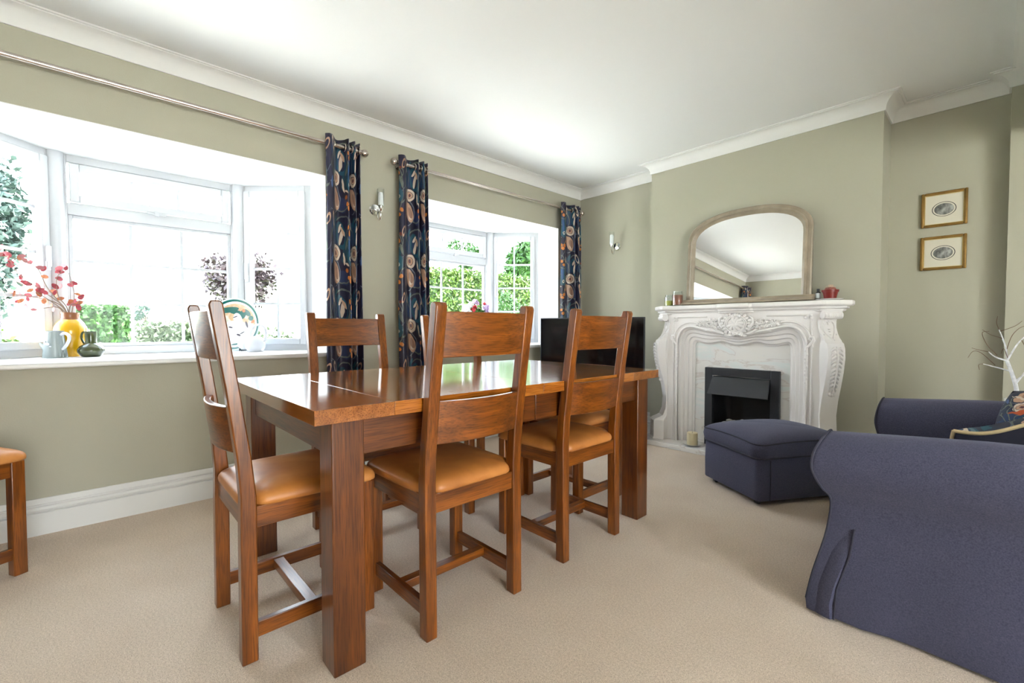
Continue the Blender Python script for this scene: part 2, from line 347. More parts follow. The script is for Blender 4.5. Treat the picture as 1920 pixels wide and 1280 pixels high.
struct('baseboard_left', sweep([(WX, YF), (WX, YA-.0)], bp, False), glossw)
struct('baseboard_back', sweep([(WX+.02, YA), (BX0, YA), (BX0, YB), (-2.06, YB)], bp, False), glossw)
struct('baseboard_right', sweep([(-.64, YB), (BX1, YB), (BX1, YR), (.04, YR), (.04, 3.98), (3.2, 3.98)], bp, False), glossw)

# ---------------------------------------------------------------- bay windows
def seg_matrix(p, q):
    p = Vector((*p, 0)); q = Vector((*q, 0)); d = (q-p).normalized(); nin = Vector((-d.y, d.x, 0))
    if nin.x < 0: nin = -nin
    Mx = Matrix((d, nin, Vector((0, 0, 1)))).transposed().to_4x4(); Mx.translation = p; return Mx, (q-p).length
def frame_rect(x0, z0, x1, z1, t, y0, y1, mb=None):
    mb = mb or MB()
    return mb.box(x0, y0, z0, x0+t, y1, z1).box(x1-t, y0, z0, x1, y1, z1).box(x0+t, y0, z0, x1-t, y1, z0+t).box(x0+t, y0, z1-t, x1-t, y1, z1)
for i, (a, b, c, d) in enumerate(bays):
    win = group_struct('window_%d' % (i+1)); X = -3.82; z0 = SZ; z1 = SO
    sill = MB().prism([(-3.10, a-.0), (-3.10, d+.0), (xo, d), (-3.84, c+.01), (-3.84, b-.01), (xo, a)], SZ-.028, SZ)
    obj('window_sill', sill, glossw, win, bevel=.008, seg=3)
    for (p, q, kind) in (((X, b), (X, c), 'c'), ((xo, a), (X, b), 's'), ((X, c), (xo, d), 's')):
        Mx, L = seg_matrix(p, q)
        fm = frame_rect(0, z0, L, z1, .05, -.06, .0)
        if kind == 'c':
            fm.box(.05, -.06, 1.69, L-.05, 0, 1.76)
            frame_rect(.05, z0+.05, L-.05, 1.69, .022, -.05, -.012, fm)
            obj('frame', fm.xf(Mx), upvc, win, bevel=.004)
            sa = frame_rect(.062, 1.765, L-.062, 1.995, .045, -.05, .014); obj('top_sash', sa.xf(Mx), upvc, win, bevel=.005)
            panes = [((.072, z0+.072, L-.072, 1.668), 3, 3), ((.107, 1.81, L-.107, 1.95), 3, 1)]
            hd = MB().box(L/2-.05, .0, 1.752, L/2+.05, .022, 1.764).box(L/2-.012, 0, 1.745, L/2+.012, .03, 1.772)
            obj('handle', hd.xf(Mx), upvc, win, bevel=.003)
        else:
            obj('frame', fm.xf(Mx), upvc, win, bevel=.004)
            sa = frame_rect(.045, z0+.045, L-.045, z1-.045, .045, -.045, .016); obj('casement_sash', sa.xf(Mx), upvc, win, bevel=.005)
            panes = [((.09, z0+.09, L-.09, z1-.09), 2, 4)]
            hx = .068 if p[0] == X else L-.068
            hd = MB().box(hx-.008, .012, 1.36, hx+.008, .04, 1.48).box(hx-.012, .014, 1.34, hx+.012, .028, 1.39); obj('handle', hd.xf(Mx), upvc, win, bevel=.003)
        for (x0, p0, x1, p1), nx, nz in panes:
            obj('pane', MB().box(x0, -.033, p0, x1, -.029, p1).xf(Mx), glass, win)
            gb = MB()
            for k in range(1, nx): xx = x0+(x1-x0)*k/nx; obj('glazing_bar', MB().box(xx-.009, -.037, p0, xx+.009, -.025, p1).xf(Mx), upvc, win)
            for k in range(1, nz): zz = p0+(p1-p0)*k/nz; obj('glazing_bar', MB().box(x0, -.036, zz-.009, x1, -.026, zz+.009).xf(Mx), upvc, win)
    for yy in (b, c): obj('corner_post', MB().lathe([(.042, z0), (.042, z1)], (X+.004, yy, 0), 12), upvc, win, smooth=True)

# ---------------------------------------------------------------- garden seen through the glass
gravel = plain('pale gravel', (.70, .68, .62), .9, var=.12, vs=40); lawn = plain('lawn grass', (.10, .17, .05), .95, var=.3, vs=6)
struct('garden_ground', MB().box(-60, -60, -.5, -3.5, 60, -.42), gravel, label='pale gravel ground outside the windows')
struct('garden_ground_right', MB().box(3.6, -40, -.5, 40, 40, -.42), gravel, label='pale terrace outside the next room')
lw = obj('lawn', MB().box(-40, -30, -.42, -9.5, 30, -.39), lawn); lw['kind'] = 'stuff'; tag(lw, 'green lawn beyond the pale gravel', 'lawn')
def leafm(name, a, b_):
    m, n, b = newmat(name); f1 = noise(n, 9, 2); c = ramp(n, f1, [(.3, a), (.7, b_)]); n.links.new(c, b.inputs['Base Color']); b.inputs['Roughness'].default_value = .6; return m
Lg = leafm('fresh green leaves', (.005, .034, .002), (.026, .088, .006)); Ld = leafm('blue green leaves', (.012, .030, .020), (.035, .065, .055)); Lr = leafm('dark red leaves', (.016, .008, .010), (.035, .018, .022)); Lp = leafm('pale shrub leaves', (.025, .045, .015), (.10, .13, .07)); Ly = leafm('yellow green leaves', (.014, .045, .002), (.065, .115, .008))
bark = plain('bark', (.12, .09, .07), .9)
def leaves(c, rr, n, s, box=False, mb=None, hollow=.55):
    mb = mb or MB(); c = Vector(c)
    for _ in range(n):
        if box:
            p = Vector([random.uniform(-1, 1)*rr[k] for k in range(3)]); k = random.random()
            if k < .5: p.x = rr[0]*random.uniform(.75, 1.04)
            elif k < .8: p.z = rr[2]*random.uniform(.85, 1.05)
        else:
            d = Vector((random.gauss(0, 1), random.gauss(0, 1), random.gauss(0, 1))).normalized()*random.uniform(hollow, 1.05)
            p = Vector([d[k]*rr[k] for k in range(3)])
        a = Vector((random.gauss(0, 1), random.gauss(0, 1), random.gauss(0, 1))).normalized(); b = a.cross(Vector((random.gauss(0, 1), random.gauss(0, 1), random.gauss(0, 1)))).normalized()
        l = s*random.uniform(.7, 1.3); q = c+p
        mb.add([q-a*l, q+b*l*.5, q+a*l, q-b*l*.5], [(0, 1, 2, 3)])
    return mb
def tree(name, label, cat, c, rr, n, s, mat, blobs=5, trunk=True, group=None):
    t = thing(name, label, cat, (c[0], c[1], -.42), group=group); mb = MB(); cz = c[2]+.42
    leaves((0, 0, cz), [q*.8 for q in rr], n//3, s, mb=mb)
    for k in range(blobs):
        a = random.uniform(0, 2*pi); q = Vector((cos(a)*rr[0]*.55, sin(a)*rr[1]*.55, random.uniform(-.5, .55)*rr[2]+cz))
        leaves(q, [x*random.uniform(.38, .55) for x in rr], 2*n//3//blobs, s, mb=mb)
    obj('crown', mb, mat, t)
    if trunk:
        tb = MB().tube([(0, 0, 0), (.05, .03, cz*.5), (0, 0, cz)], [.11, .08, .04], 8)
        for k in range(5):
            a = k*1.3; tb.tube([(0, 0, cz*.6), (cos(a)*rr[0]*.4, sin(a)*rr[1]*.4, cz+.1*rr[2])], [.04, .015], 6)
        obj('trunk', tb, bark, t, smooth=True)
    return t
def hedge(label, c, rr, n, s, mat, core):
    t = thing('hedge', label, 'hedge', (c[0], c[1], -.42)); cz = c[2]+.42
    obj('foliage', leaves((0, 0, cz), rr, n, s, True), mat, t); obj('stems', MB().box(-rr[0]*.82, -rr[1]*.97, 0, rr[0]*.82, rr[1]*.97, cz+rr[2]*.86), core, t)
hcore = plain('hedge core green', (.02, .045, .012), .95)  # dark green for the solid core behind the hedge leaves
#GARDEN
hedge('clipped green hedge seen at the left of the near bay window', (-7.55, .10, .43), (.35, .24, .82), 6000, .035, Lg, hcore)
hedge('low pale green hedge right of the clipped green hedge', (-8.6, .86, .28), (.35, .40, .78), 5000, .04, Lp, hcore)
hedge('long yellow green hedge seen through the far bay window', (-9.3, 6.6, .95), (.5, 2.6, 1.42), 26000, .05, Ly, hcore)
tree('shrub', 'pale shrub showing behind the leaning platter', 'shrub', (-7.4, 2.0, .42), (.45, .75, .72), 4500, .045, Lp, trunk=False)
tree('shrub', 'wispy grey green shrub above the low hedge', 'shrub', (-11.6, .72, 1.20), (.3, .16, .42), 260, .05, Ld, 3)
tree('tree', 'dark red leaved tree beyond the near bay', 'tree', (-14.0, 2.95, 2.25), (1.0, 1.05, .85), 3200, .075, Lr, 7)
tree('tree', 'blue green conifer seen in the leftmost casement', 'tree', (-9.6, -1.05, 2.15), (.5, .40, 1.35), 3600, .06, Ld, 7)
tree('tree', 'loose green tree seen through the far casement', 'tree', (-11.5, 11.9, 3.55), (1.0, 1.3, 1.1), 6000, .09, Lg, 8)
tree('tree', 'small green tree over the far end of the long hedge', 'tree', (-14.5, 11.0, 3.9), (.9, .8, .7), 1200, .09, Lg, 4)
tree('shrub', 'yellow green shrub low in the leftmost casement', 'shrub', (-6.9, -.85, .42), (.45, .45, .72), 3000, .045, Ly, trunk=False)
tree('shrub', 'round green shrub low in the far casement', 'shrub', (-7.6, 7.3, .75), (.5, .55, 1.15), 5000, .045, Lg, trunk=False)

# ---------------------------------------------------------------- dining table
TZ = .7795
tb = thing('dining_table', 'large polished oak dining table with thick square legs', 'table', (-1.759, 1.318, 0), (0, 0, R(-.46)))
hx, hy, tt = .5345, .887, .042
e = .235
for k, s in enumerate((-1, 1)):
    obj('end_board', MB().box(-hx, s*hy, TZ-tt, hx, s*(hy-e), TZ), topb, tb, bevel=.0012)
    obj('table_leaf', MB().box(-hx, s*(hy-e-.0004), TZ-tt, hx, s*.0008, TZ), topa, tb, bevel=.0008)
lx, ly, lwd = hx-.0295, hy-.055, .096
for sx_ in (-1, 1):
    for sy_ in (-1, 1):
        obj('leg', MB().box(sx_*lx, sy_*ly, 0, sx_*(lx-lwd), sy_*(ly-lwd), TZ-tt-.001), tz_, tb, bevel=.004)
for s in (-1, 1):
    obj('apron', MB().box(-lx+lwd, s*(ly-.018), .625, lx-lwd, s*(ly-.045), TZ-tt-.001), tx_, tb, bevel=.002)
    for s2 in (-1, 1): obj('apron', MB().box(s*(lx-.018), s2*(ly-lwd), .625, s*(lx-.045), s2*.002, TZ-tt-.001), ty_, tb, bevel=.002)

# ---------------------------------------------------------------- chairs
CW = .21
def make_chair(label, loc, rz):
    t = thing('dining_chair', label, 'chair', loc, (0, 0, rz), 'oak dining chairs with tan leather seats')
    back = [(0, 0), (.002, .40), (.004, .50), (-.004, .62), (-.030, .83), (-.066, 1.068), (-.060, 1.080)]
    front = [(-.036, 1.080), (-.030, 1.070), (.006, .83), (.034, .62), (.046, .50), (.046, .40), (.044, 0)]
    for s in (-1, 1):
        obj('back_post', MB().prism(back+front, s*CW, s*(CW-.041), 'x'), wz, t, bevel=.004)
        obj('front_leg', MB().box(s*CW, .373, 0, s*(CW-.042), .415, .465), wz, t, bevel=.003)
        obj('side_rail', MB().box(s*(CW-.008), .044, .402, s*(CW-.030), .374, .466), wy, t, bevel=.002)
        obj('side_stretcher', MB().box(s*(CW-.010), .043, .066, s*(CW-.030), .374, .113), wy, t, bevel=.002)
    obj('rear_rail', MB().box(-CW+.04, .012, .402, CW-.04, .034, .466), wx_, t, bevel=.002)
    obj('front_rail', MB().box(-CW+.04, .383, .402, CW-.04, .405, .466), wx_, t, bevel=.002)
    obj('cross_stretcher', MB().box(-CW+.029, .190, .078, CW-.029, .226, .109), wx_, t, bevel=.002)
    def yc(z): # post centre line
        P = [(0, .022), (.50, .025), (.62, .015), (.83, -.012), (1.08, -.049)]
        for (a, ya), (b, yb) in zip(P, P[1:]):
            if z <= b: return ya+(yb-ya)*(z-a)/(b-a)
    for z0, z1, bow in ((.908, 1.052, .020), (.628, .768, .030)):
        rings = []; n = 14; w_ = CW-.036
        for k in range(n+1):
            x = -w_+2*w_*k/n; q = 1-(x/w_)**2; rings.append([(x, yc(z0)-bow*q+.008, z0), (x, yc(z1)-bow*q+.008, z1), (x, yc(z1)-bow*q-.012, z1), (x, yc(z0)-bow*q-.012, z0)])
        obj('back_rail', MB().loft(rings), wx_, t, bevel=.003)
    # leather pad with notches round the back posts
    def outline(g):
        a = CW-.043; b = CW-.002; base = [(-a, .006), (a, .006), (a, .050), (b, .052), (b+.006, .24), (b+.008, .428), (.0, .436), (-b-.008, .428), (-b-.006, .24), (-b, .052), (-a, .050)]
        return base
    base = outline(0); dense = []
    for i in range(len(base)):
        p, q = base[i], base[(i+1) % len(base)]; L = math.dist(p, q); m = max(2, int(L/.02))
        dense += [(p[0]+(q[0]-p[0])*k/m, p[1]+(q[1]-p[1])*k/m) for k in range(m)]
    for _ in range(2): dense = [((dense[i-1][0]+2*dense[i][0]+dense[(i+1) % len(dense)][0])/4, (dense[i-1][1]+2*dense[i][1]+dense[(i+1) % len(dense)][1])/4) for i in range(len(dense))]
    cx, cy = 0, .225; rings = []
    for k, z in ((.98, .464), (1.0, .470), (1.002, .478), (.990, .488), (.96, .497), (.90, .505), (.80, .512), (.6, .518), (.3, .521), (.02, .522)):
        rings.append([(cx+(x-cx)*k, cy+(y-cy)*k, z) for x, y in dense])
    obj('seat_pad', MB().loft(rings), leather, t, smooth=True, ang=80, label='tan leather seat pad')
    return t
ch = make_chair('oak chair with tan leather seat at the near short end of the table', (-1.70, .301, 0), 0)
g = 'oak dining chairs with tan leather seats'
dup(ch, (-1.206, .963, 0), pi/2, 'oak chair nearest the camera on the fireplace side of the table, back towards us')
dup(ch, (-1.226, 1.648, 0), pi/2, 'oak chair on the armchair side of the table, the one nearer the fireplace')
dup(ch, (-2.318, .995, 0), -pi/2, 'oak chair in front of the first curtain, on the window side of the table')
dup(ch, (-2.318, 1.665, 0), -pi/2, 'oak chair on the window side, in front of the second curtain, half hidden')
dup(ch, (-1.712, 2.300, 0), pi, 'oak chair at the far short end of the table in front of the television')
dup(ch, (-2.665, -.680, 0), R(30), 'separate oak chair at the left edge of the photo, standing by the window wall')

# ---------------------------------------------------------------- fireplace
FX = -1.368
fp = thing('fireplace_surround', 'ornate white carved fireplace surround with scrolled corner legs', 'fireplace', (FX, YB, .04))
def Y(y): return y-YB
def Z(z): return z-.04
def A(n_side=26):
    # outer opening outline, left foot -> right foot
    half = [(.470, .04), (.470, .45), (.470, .80), (.468, .88), (.458, .93), (.435, .972), (.400, .998), (.355, 1.006), (.30, .998), (.22, .978), (.13, .958), (.05, .946), (0, .944)]
    pts = [(-x, z) for x, z in half]+[(x, z) for x, z in half[::-1][1:]]
    return [(p.x, p.y) for p in spline([(a, b, 0) for a, b in pts], 3)]
def B():
    half = [(.355, .04), (.355, .40), (.355, .75), (.355, .84), (.352, .868), (.342, .882), (.325, .883), (.29, .872), (.25, .862), (.20, .866), (.13, .886), (.06, .868), (0, .858)]
    pts = [(-x, z) for x, z in half]+[(x, z) for x, z in half[::-1][1:]]
    return [(p.x, p.y) for p in spline([(a, b, 0) for a, b in pts], 3)]
oa, ob = A(), B()
panel = [(-.57, .04)]+[(-.57, 1.118), (.57, 1.118), (.57, .04)]+oa[::-1]
obj('front_panel', MB().prism([(x, Z(z)) for x, z in panel], Y(3.64), Y(YB), 'y'), plaster, fp)
prof = [(0, 3.639), (.0, 3.652), (.10, 3.655), (.16, 3.668), (.34, 3.670), (.40, 3.684), (.60, 3.686), (.66, 3.700), (.86, 3.704), (.92, 3.718), (1, 3.722), (1, 3.735)]
rg = [[(a[0]+(b[0]-a[0])*t, Y(y), Z(a[1]+(b[1]-a[1])*t)) for a, b in zip(oa, ob)] for t, y in prof]
obj('opening_moulding', MB().loft(rg, False, False), plaster, fp, smooth=True, ang=28)
# raised rib following the opening, ending in scrolls
rib = MB(); off = [(x*1.0, z) for x, z in oa]
def offs(pts, d):
    o = []
    for i, p in enumerate(pts):
        a = Vector(pts[max(0, i-1)]); b = Vector(pts[min(len(pts)-1, i+1)]); t = (b-a).normalized(); nn = Vector((-t.y, t.x)); o.append((p[0]+nn.x*d, p[1]+nn.y*d))
    return o
rb1 = offs(oa, .006); rib.tube([(x, Y(3.636), Z(z)) for x, z in rb1], .009, 8)
rb2 = [p for p in offs(oa, .040) if p[1] > .86]
rib.tube([(x, Y(3.636), Z(z)) for x, z in rb2], .007, 8)
for s in (-1, 1):
    rib.tube([(s*x, Y(3.632), Z(z)) for x, z in ((.475, .86), (.500, .885), (.520, .915), (.515, .935), (.498, .935), (.492, .918), (.503, .912))], [.007, .010, .011, .010, .008, .007, .006], 8)
    rib.tube([(s*x, Y(3.634), Z(z)) for x, z in ((.506, .06), (.506, .50), (.506, .90))], .005, 6)
    rib.tube([(s*x, Y(3.634), Z(z)) for x, z in ((.506, .95), (.506, 1.06), (.495, 1.085), (.47, 1.09), (.22, 1.09))], .005, 6)
    for k in range(7): rib.ball((s*random.uniform(.47, .51), Y(3.632), Z(random.uniform(1.055, 1.095))), .009, .006, .009, 8, 5)
    for k in range(9): rib.ball((s*(.474+.006*sin(k*2)), Y(3.632), Z(.62+.028*k)), .008, .006, .013, 8, 5)
obj('rib_moulding', rib, plaster, fp, smooth=True, ang=60)
# shelf, bowed in the middle and canted at the corners
def shelf_plan(d):
    h = [(.718-d, 3.70), (.600-d*.6, 3.572+d), (.575-d*.4, 3.566+d), (.50, 3.600+d), (.47, 3.604+d), (.20, 3.600+d), (.13, 3.588+d), (.115, 3.568+d), (.07, 3.556+d), (0, 3.553+d)]
    return [(.718-d, YB)]+h+[(-x, y) for x, y in h[::-1][1:]]+[(-.718+d, YB)]
mb = MB()
lv = [(.022, 1.090), (.022, 1.118), (.030, 1.118), (.030, 1.126), (.018, 1.134), (.018, 1.146), (.008, 1.152), (.0, 1.160), (0, 1.180), (.006, 1.186)]
lv = [(.065, 1.112), (.050, 1.118), (.046, 1.128), (.030, 1.134), (.028, 1.146), (.008, 1.152), (.0, 1.160), (0, 1.182), (.005, 1.187)]
mb.loft([[(x, Y(y), Z(z)) for x, y in shelf_plan(d)] for d, z in lv])
obj('mantel_shelf', mb, plaster, fp, smooth=True, ang=25)
HW = [(.04, .722), (.05, .722), (.06, .717), (.20, .717), (.215, .706), (.225, .688), (.245, .662), (.30, .646), (.40, .641), (.50, .652), (.60, .670), (.70, .686), (.80, .696), (.86, .693), (.895, .684), (.905, .672), (.915, .668), (.93, .656), (.96, .642), (1.0, .630), (1.04, .627), (1.07, .636), (1.085, .650), (1.10, .666), (1.118, .670)]
def hw(z):
    for (a, p), (b, q) in zip(HW, HW[1:]):
        if z <= b: return p+(q-p)*(z-a)/(b-a)
    return HW[-1][1]
LCX, LCY, LH = .575, 3.695, .056
def oo(z): return (hw(z)-LCX)/.7071-LH
def legpt(s, z, a, eps=0):
    o = oo(z)+eps; x = LCX+(o+a)*.7071; y = LCY-(o-a)*.7071
    return (s*x, Y(y), Z(z))
for s in (-1, 1):
    rings = []
    for z, _ in HW:
        p1 = legpt(s, z, LH); p2 = legpt(s, z, -LH); m1 = legpt(s, z, LH*.55, .006); m2 = legpt(s, z, -LH*.55, .006)
        fx_ = s*min(abs(p1[0]), .615 if z > .24 else .70); rings.append([p1, m1, m2, p2, (s*min(.56, abs(p2[0])-.008), min(p2[1]+.03, Y(3.63)), Z(z)), (s*min(.56, abs(p2[0])-.008), 0, Z(z)), (fx_, 0, Z(z)), (fx_, min(p1[1]+.035, -.02), Z(z))])
    lg = obj('corner_leg', MB().loft(rings), plaster, fp, smooth=True, ang=30)
    cb = MB()
    # scroll roll under the shelf
    for q in (0,):
        a1 = Vector(legpt(s, 1.085, LH+.006, .006)); a2 = Vector(legpt(s, 1.085, -LH-.006, .006)); cb.tube([a1, (a1+a2)/2, a2], .026, 14)
    for k in range(9): cb.ball(legpt(s, 1.085, -.05+.0125*k, .026), .009, .009, .015, 8, 5)
    hs = [(0, .915), (-.012, .935), (-.03, .965), (-.040, 1.0), (-.034, 1.03), (-.018, 1.045), (-.004, 1.035), (-.002, 1.02)]
    for m in (-1, 1): cb.tube([legpt(s, z, a*m, .008) for a, z in [(p.x, p.y) for p in spline([(a, b, 0) for a, b in hs], 4)]], .0065, 7)
    cb.ball(legpt(s, 1.045, 0, .006), .012, .012, .012, 8, 6)
    for zz in (.955, .975, .992): cb.ball(legpt(s, zz, 0, .004), .010, .010, .005, 8, 5)
    for m in (-1, 1): cb.ball(legpt(s, .955, m*.04, .004), .006, .006, .009, 8, 5)
    # collar and acanthus leaf
    for m in range(11):
        z = .868-.027*m; wv = .040*(1-.045*m)
        for q in (-1, 1):
            cb.tube([legpt(s, z-.012, q*.004, .004), legpt(s, z-.004, q*wv*.45, .012), legpt(s, z-.016, q*wv*.85, .009), legpt(s, z-.032, q*wv, .002)], [.005, .0095, .009, .004], 7)
    cb.tube([legpt(s, z, 0, .008) for z in (.875, .80, .70, .62, .555)], [.004, .009, .010, .009, .005], 8)
    for q in (-1, 0, 1): cb.ball(legpt(s, .550-.006*(q == 0), q*.015, .006), .012, .012, .013, 8, 6)
    obj('carving', cb, plaster, lg, smooth=True, ang=70)
# centre cartouche: shell inside a scrolled wreath, flower sprays either side
ct = MB(); c0 = (0.005, 1.035); ct.ball((c0[0], Y(3.640), Z(c0[1])), .088, .022, .072, 20, 12)
def cp(x, z, y=3.632): return (x, Y(y), Z(z))
for k in range(22):
    a = 2*pi*k/22; rr_ = .088+.006*sin(k*1.9); ct.ball(cp(c0[0]+rr_*1.12*cos(a), c0[1]+rr_*.90*sin(a), 3.628), .018, .014, .013, 8, 6, Matrix.Rotation(-a, 3, 'Y'))
for q in (0, 1):
    ct.tube([cp(c0[0]+(.07-.012*q)*1.15*cos(a/10), c0[1]-.004+(.066-.012*q)*sin(a/10), 3.622) for a in range(0, 64, 3)], .006, 8)
for k in range(9):
    a = R(-160+40*k/1.0*.85); tip = cp(c0[0]+.055*cos(a), c0[1]-.005+.048*sin(a), 3.626); ct.tube([cp(c0[0]+.004, c0[1]-.012, 3.612), ((tip[0]+c0[0])/2, Y(3.606), (tip[2]+Z(c0[1]))/2), tip], [.006, .013, .015], 8)
for k in range(5): ct.ball(cp(c0[0]-.03+.015*k, c0[1]+.068-.002*abs(k-2)*3, 3.615), .012, .010, .014, 8, 6)
for k in range(9): ct.ball(cp(c0[0]-.07+.0175*k, c0[1]-.088-.006*sin(k), 3.622), .014, .010, .010, 8, 6)
for s in (-1, 1):
    ct.tube([cp(c0[0]+s*x, z, 3.626) for x, z in ((.085, .955), (.12, .965), (.15, .99), (.13, 1.01), (.115, .995))], [.010, .012, .010, .008, .006], 8)
    ct.tube([cp(c0[0]+s*x, z, 3.626) for x, z in ((.10, 1.0), (.125, 1.04), (.12, 1.075), (.10, 1.09))], [.010, .010, .009, .007], 8)
obj('cartouche', ct, plaster, fp, smooth=True, ang=70)
for s in (-1, 1):
    sp = MB(); rnd = random.Random(5+s)
    for k in range(46):
        t = rnd.random(); x = .12+.19*t; z = 1.035+(.045*(1-t*.6))*rnd.uniform(-1, 1); a = rnd.uniform(0, pi)
        sp.ball(cp(c0[0]+s*x, z, 3.632), .015*(1-.45*t), .009, .0055, 7, 5, Matrix.Rotation(a, 3, 'Y'))
    for k in range(5):
        x = .15+.035*k; z = 1.03+.012*sin(k*2.3)
        for q in range(5): a = q*2*pi/5; sp.ball(cp(c0[0]+s*x+.009*cos(a), z+.009*sin(a), 3.628), .0065, .006, .0065, 6, 4)
    sp.tube([cp(c0[0]+s*x, z, 3.634) for x, z in ((.11, 1.03), (.2, 1.045), (.27, 1.035), (.33, 1.055))], .004, 6)
    sp.tube([cp(c0[0]+s*x, z, 3.632) for x, z in ((.10, .965), (.16, .975), (.21, .985), (.25, .975))], [.010, .009, .007, .003], 7)
    obj('flower_spray', sp, plaster, fp, smooth=True, ang=70)
# marble slips, hearth
ms = thing('marble_back_panel', 'white veined marble panel around the black fire', 'panel', (FX, 3.735, .04))
ix0, ix1, iz = -1.628-FX, -1.074-FX, .678
obj('slab', MB().prism([(-.40, 0), (-.40, .88), (.40, .88), (.40, 0), (ix1-.03, 0), (ix1-.03, iz-.07), (ix0+.03, iz-.07), (ix0+.03, 0)], -.002, .052, 'y'), marble, ms)
tag(obj('hearth', MB().box(-2.14, 3.475, 0, -.585, YB+.0, .04), marble, bevel=.004), 'pale marble hearth slab on the carpet under the fireplace', 'hearth')
fi = thing('gas_fire', 'black steel inset fire with a sloping hood', 'fireplace', (FX, 3.735, .04))
zt = iz-.04
fb = frame_rect(ix0, -.002, ix1, zt, .062, -.040, -.004)
obj('outer_frame', fb, black, fi, bevel=.004)
obj('firebox', MB().prism([(ix0+.05, -.004), (ix1-.05, -.004), (ix1-.10, .24), (ix0+.10, .24)], .56, .565, 'z').box(ix0+.10, .24, 0, ix1-.10, .245, .56).prism([(ix0+.045, -.004), (ix0+.05, -.004), (ix0+.10, .24), (ix0+.095, .24)], 0, .56, 'z').prism([(ix1-.045, -.004), (ix1-.05, -.004), (ix1-.10, .24), (ix1-.095, .24)], 0, .56, 'z'), dark, fi)
hx0, hx1 = ix0+.052, ix1-.097+.04
obj('hood', MB().loft([[(hx0+.012, -.038, .565), (hx1-.012, -.038, .565), (hx1-.012, -.008, .570), (hx0+.012, -.008, .570)], [(hx0, -.115, .432), (hx1, -.115, .432), (hx1, -.105, .428), (hx0, -.105, .428)]]), black, fi, bevel=.002)
obj('fuel_tray', MB().box(ix0+.09, .0, .0, ix1-.09, .20, .165), dark, fi)
peb = plain('pale grey pebble', (.45, .43, .40), .7, var=.2)
rp = random.Random(3); pm = None
for k in range(16):
    b = MB().ball((0, 0, 0), .030, .024, .017, 10, 7)
    if pm is None: po = obj('pebble', b, peb, fi, smooth=True, ang=80); pm = po.data
    else: po = bpy.data.objects.new('pebble', pm); C.objects.link(po); po.parent = fi
    po.location = (ix0+.13+.020*k*1.0, .05+.05*(k % 3), .178+.014*(k % 2)); po.rotation_euler = (rp.uniform(-.3, .3), rp.uniform(-.3, .3), rp.uniform(0, 3))
# candle on a dish
cwax = plain('cream candle wax', (.72, .62, .40), .5); china = plain('white glazed china', (.80, .79, .76), .15)
d = thing('dish', 'small white dish under the cream candle on the hearth', 'dish', (-1.672, 3.575, .04)); obj('bowl', MB().lathe([(.040, 0), (.070, .010), (.074, .014), (.070, .014), (.040, .006), (.001, .006)], n=32), china, d, smooth=True)
cn = thing('candle', 'cream pillar candle on a dish at the left of the hearth', 'candle', (-1.672, 3.575, .0465)); obj('wax', MB().lathe([(.040, 0), (.042, .003), (.042, .094), (.038, .099), (.030, .094), (.001, .092)], n=28), cwax, cn, smooth=True); obj('wick', MB().tube([(0, 0, .090), (.001, 0, .106)], .0012, 6), dark, cn)

# ---------------------------------------------------------------- mirror
mi = thing('overmantel_mirror', 'arched mirror in a taupe moulded frame leaning on the mantel shelf', 'mirror', (-1.335, 3.69, 1.187), (R(-3.6), 0, R(-.7)))
def arch(hw_, zs, zt_, n=28, ex=2.35):
    p = [(-hw_, 0), (-hw_, zs*.33), (-hw_, zs*.66)]
    for k in range(n+1):
        a = pi-pi*k/n; cx_, sz_ = cos(a), sin(a); p.append((hw_*math.copysign(abs(cx_)**(2/ex), cx_), zs+(zt_-zs)*abs(sz_)**(2/ex)))
    return p+[(hw_, zs*.66), (hw_, zs*.33), (hw_, 0)]
cols = [(.455, .50, .725, .0), (.455, .50, .725, -.016), (.447, .50, .717, -.022), (.428, .497, .700, -.020), (.424, .495, .696, -.030), (.412, .49, .686, -.034), (.405, .488, .680, -.022), (.398, .485, .672, -.018), (.392, .482, .664, -.006)]
obj('frame', MB().loft([[(x, y, z+.022) for x, z in arch(h, s_, t_)] for h, s_, t_, y in cols], False, False), taupe, mi, smooth=True, ang=40)
g_ = arch(.394, .482, .665); obj('mirror_glass', MB().prism([(x, z+.022) for x, z in g_], -.006, -.001, 'y'), mirror, mi)
obj('backing', MB().prism([(x, z+.022) for x, z in arch(.452, .50, .722)], .0, .012, 'y'), dark, mi)
obj('base_moulding', MB().prism([(.012, .002), (-.075, .002), (-.078, .012), (-.066, .022), (-.058, .024), (-.040, .036), (-.034, .046), (.012, .046)], -.48, .48, 'x'), taupe, mi, bevel=.002)

# ---------------------------------------------------------------- things on the mantel shelf
mz = 1.187
def jar(label, x, y, rr_, h, wc, wh):
    t = thing('candle_jar', label, 'candle', (x, y, mz))
    obj('jar', MB().lathe([(rr_*.95, 0), (rr_, .006), (rr_, h*.80), (rr_*.86, h*.88), (rr_*.86, h), (rr_*.82, h), (rr_*.82, h*.86), (rr_*.955, h*.79), (rr_*.955, .008), (.001, .008)], n=28, cap=False), jarg, t, smooth=True)
    obj('wax', MB().lathe([(rr_*.93, .009), (rr_*.93, wh), (.001, wh-.002)], n=28), wc, t, smooth=True)
jar('glass jar candle with yellow green wax on the mantel', -1.925, 3.665, .046, .098, plain('yellow green wax', (.42, .42, .04), .5), .048)
jar('taller glass jar candle with brown red wax beside the mirror', -1.842, 3.640, .044, .125, plain('brown red wax', (.30, .09, .045), .5), .092)
sc2 = thing('saucer', 'white saucer under the cactus at the right of the mantel', 'saucer', (-.772, 3.665, mz)); obj('bowl', MB().lathe([(.05, 0), (.080, .006), (.084, .010), (.080, .010), (.05, .005), (.001, .005)], n=32), china, sc2, smooth=True)
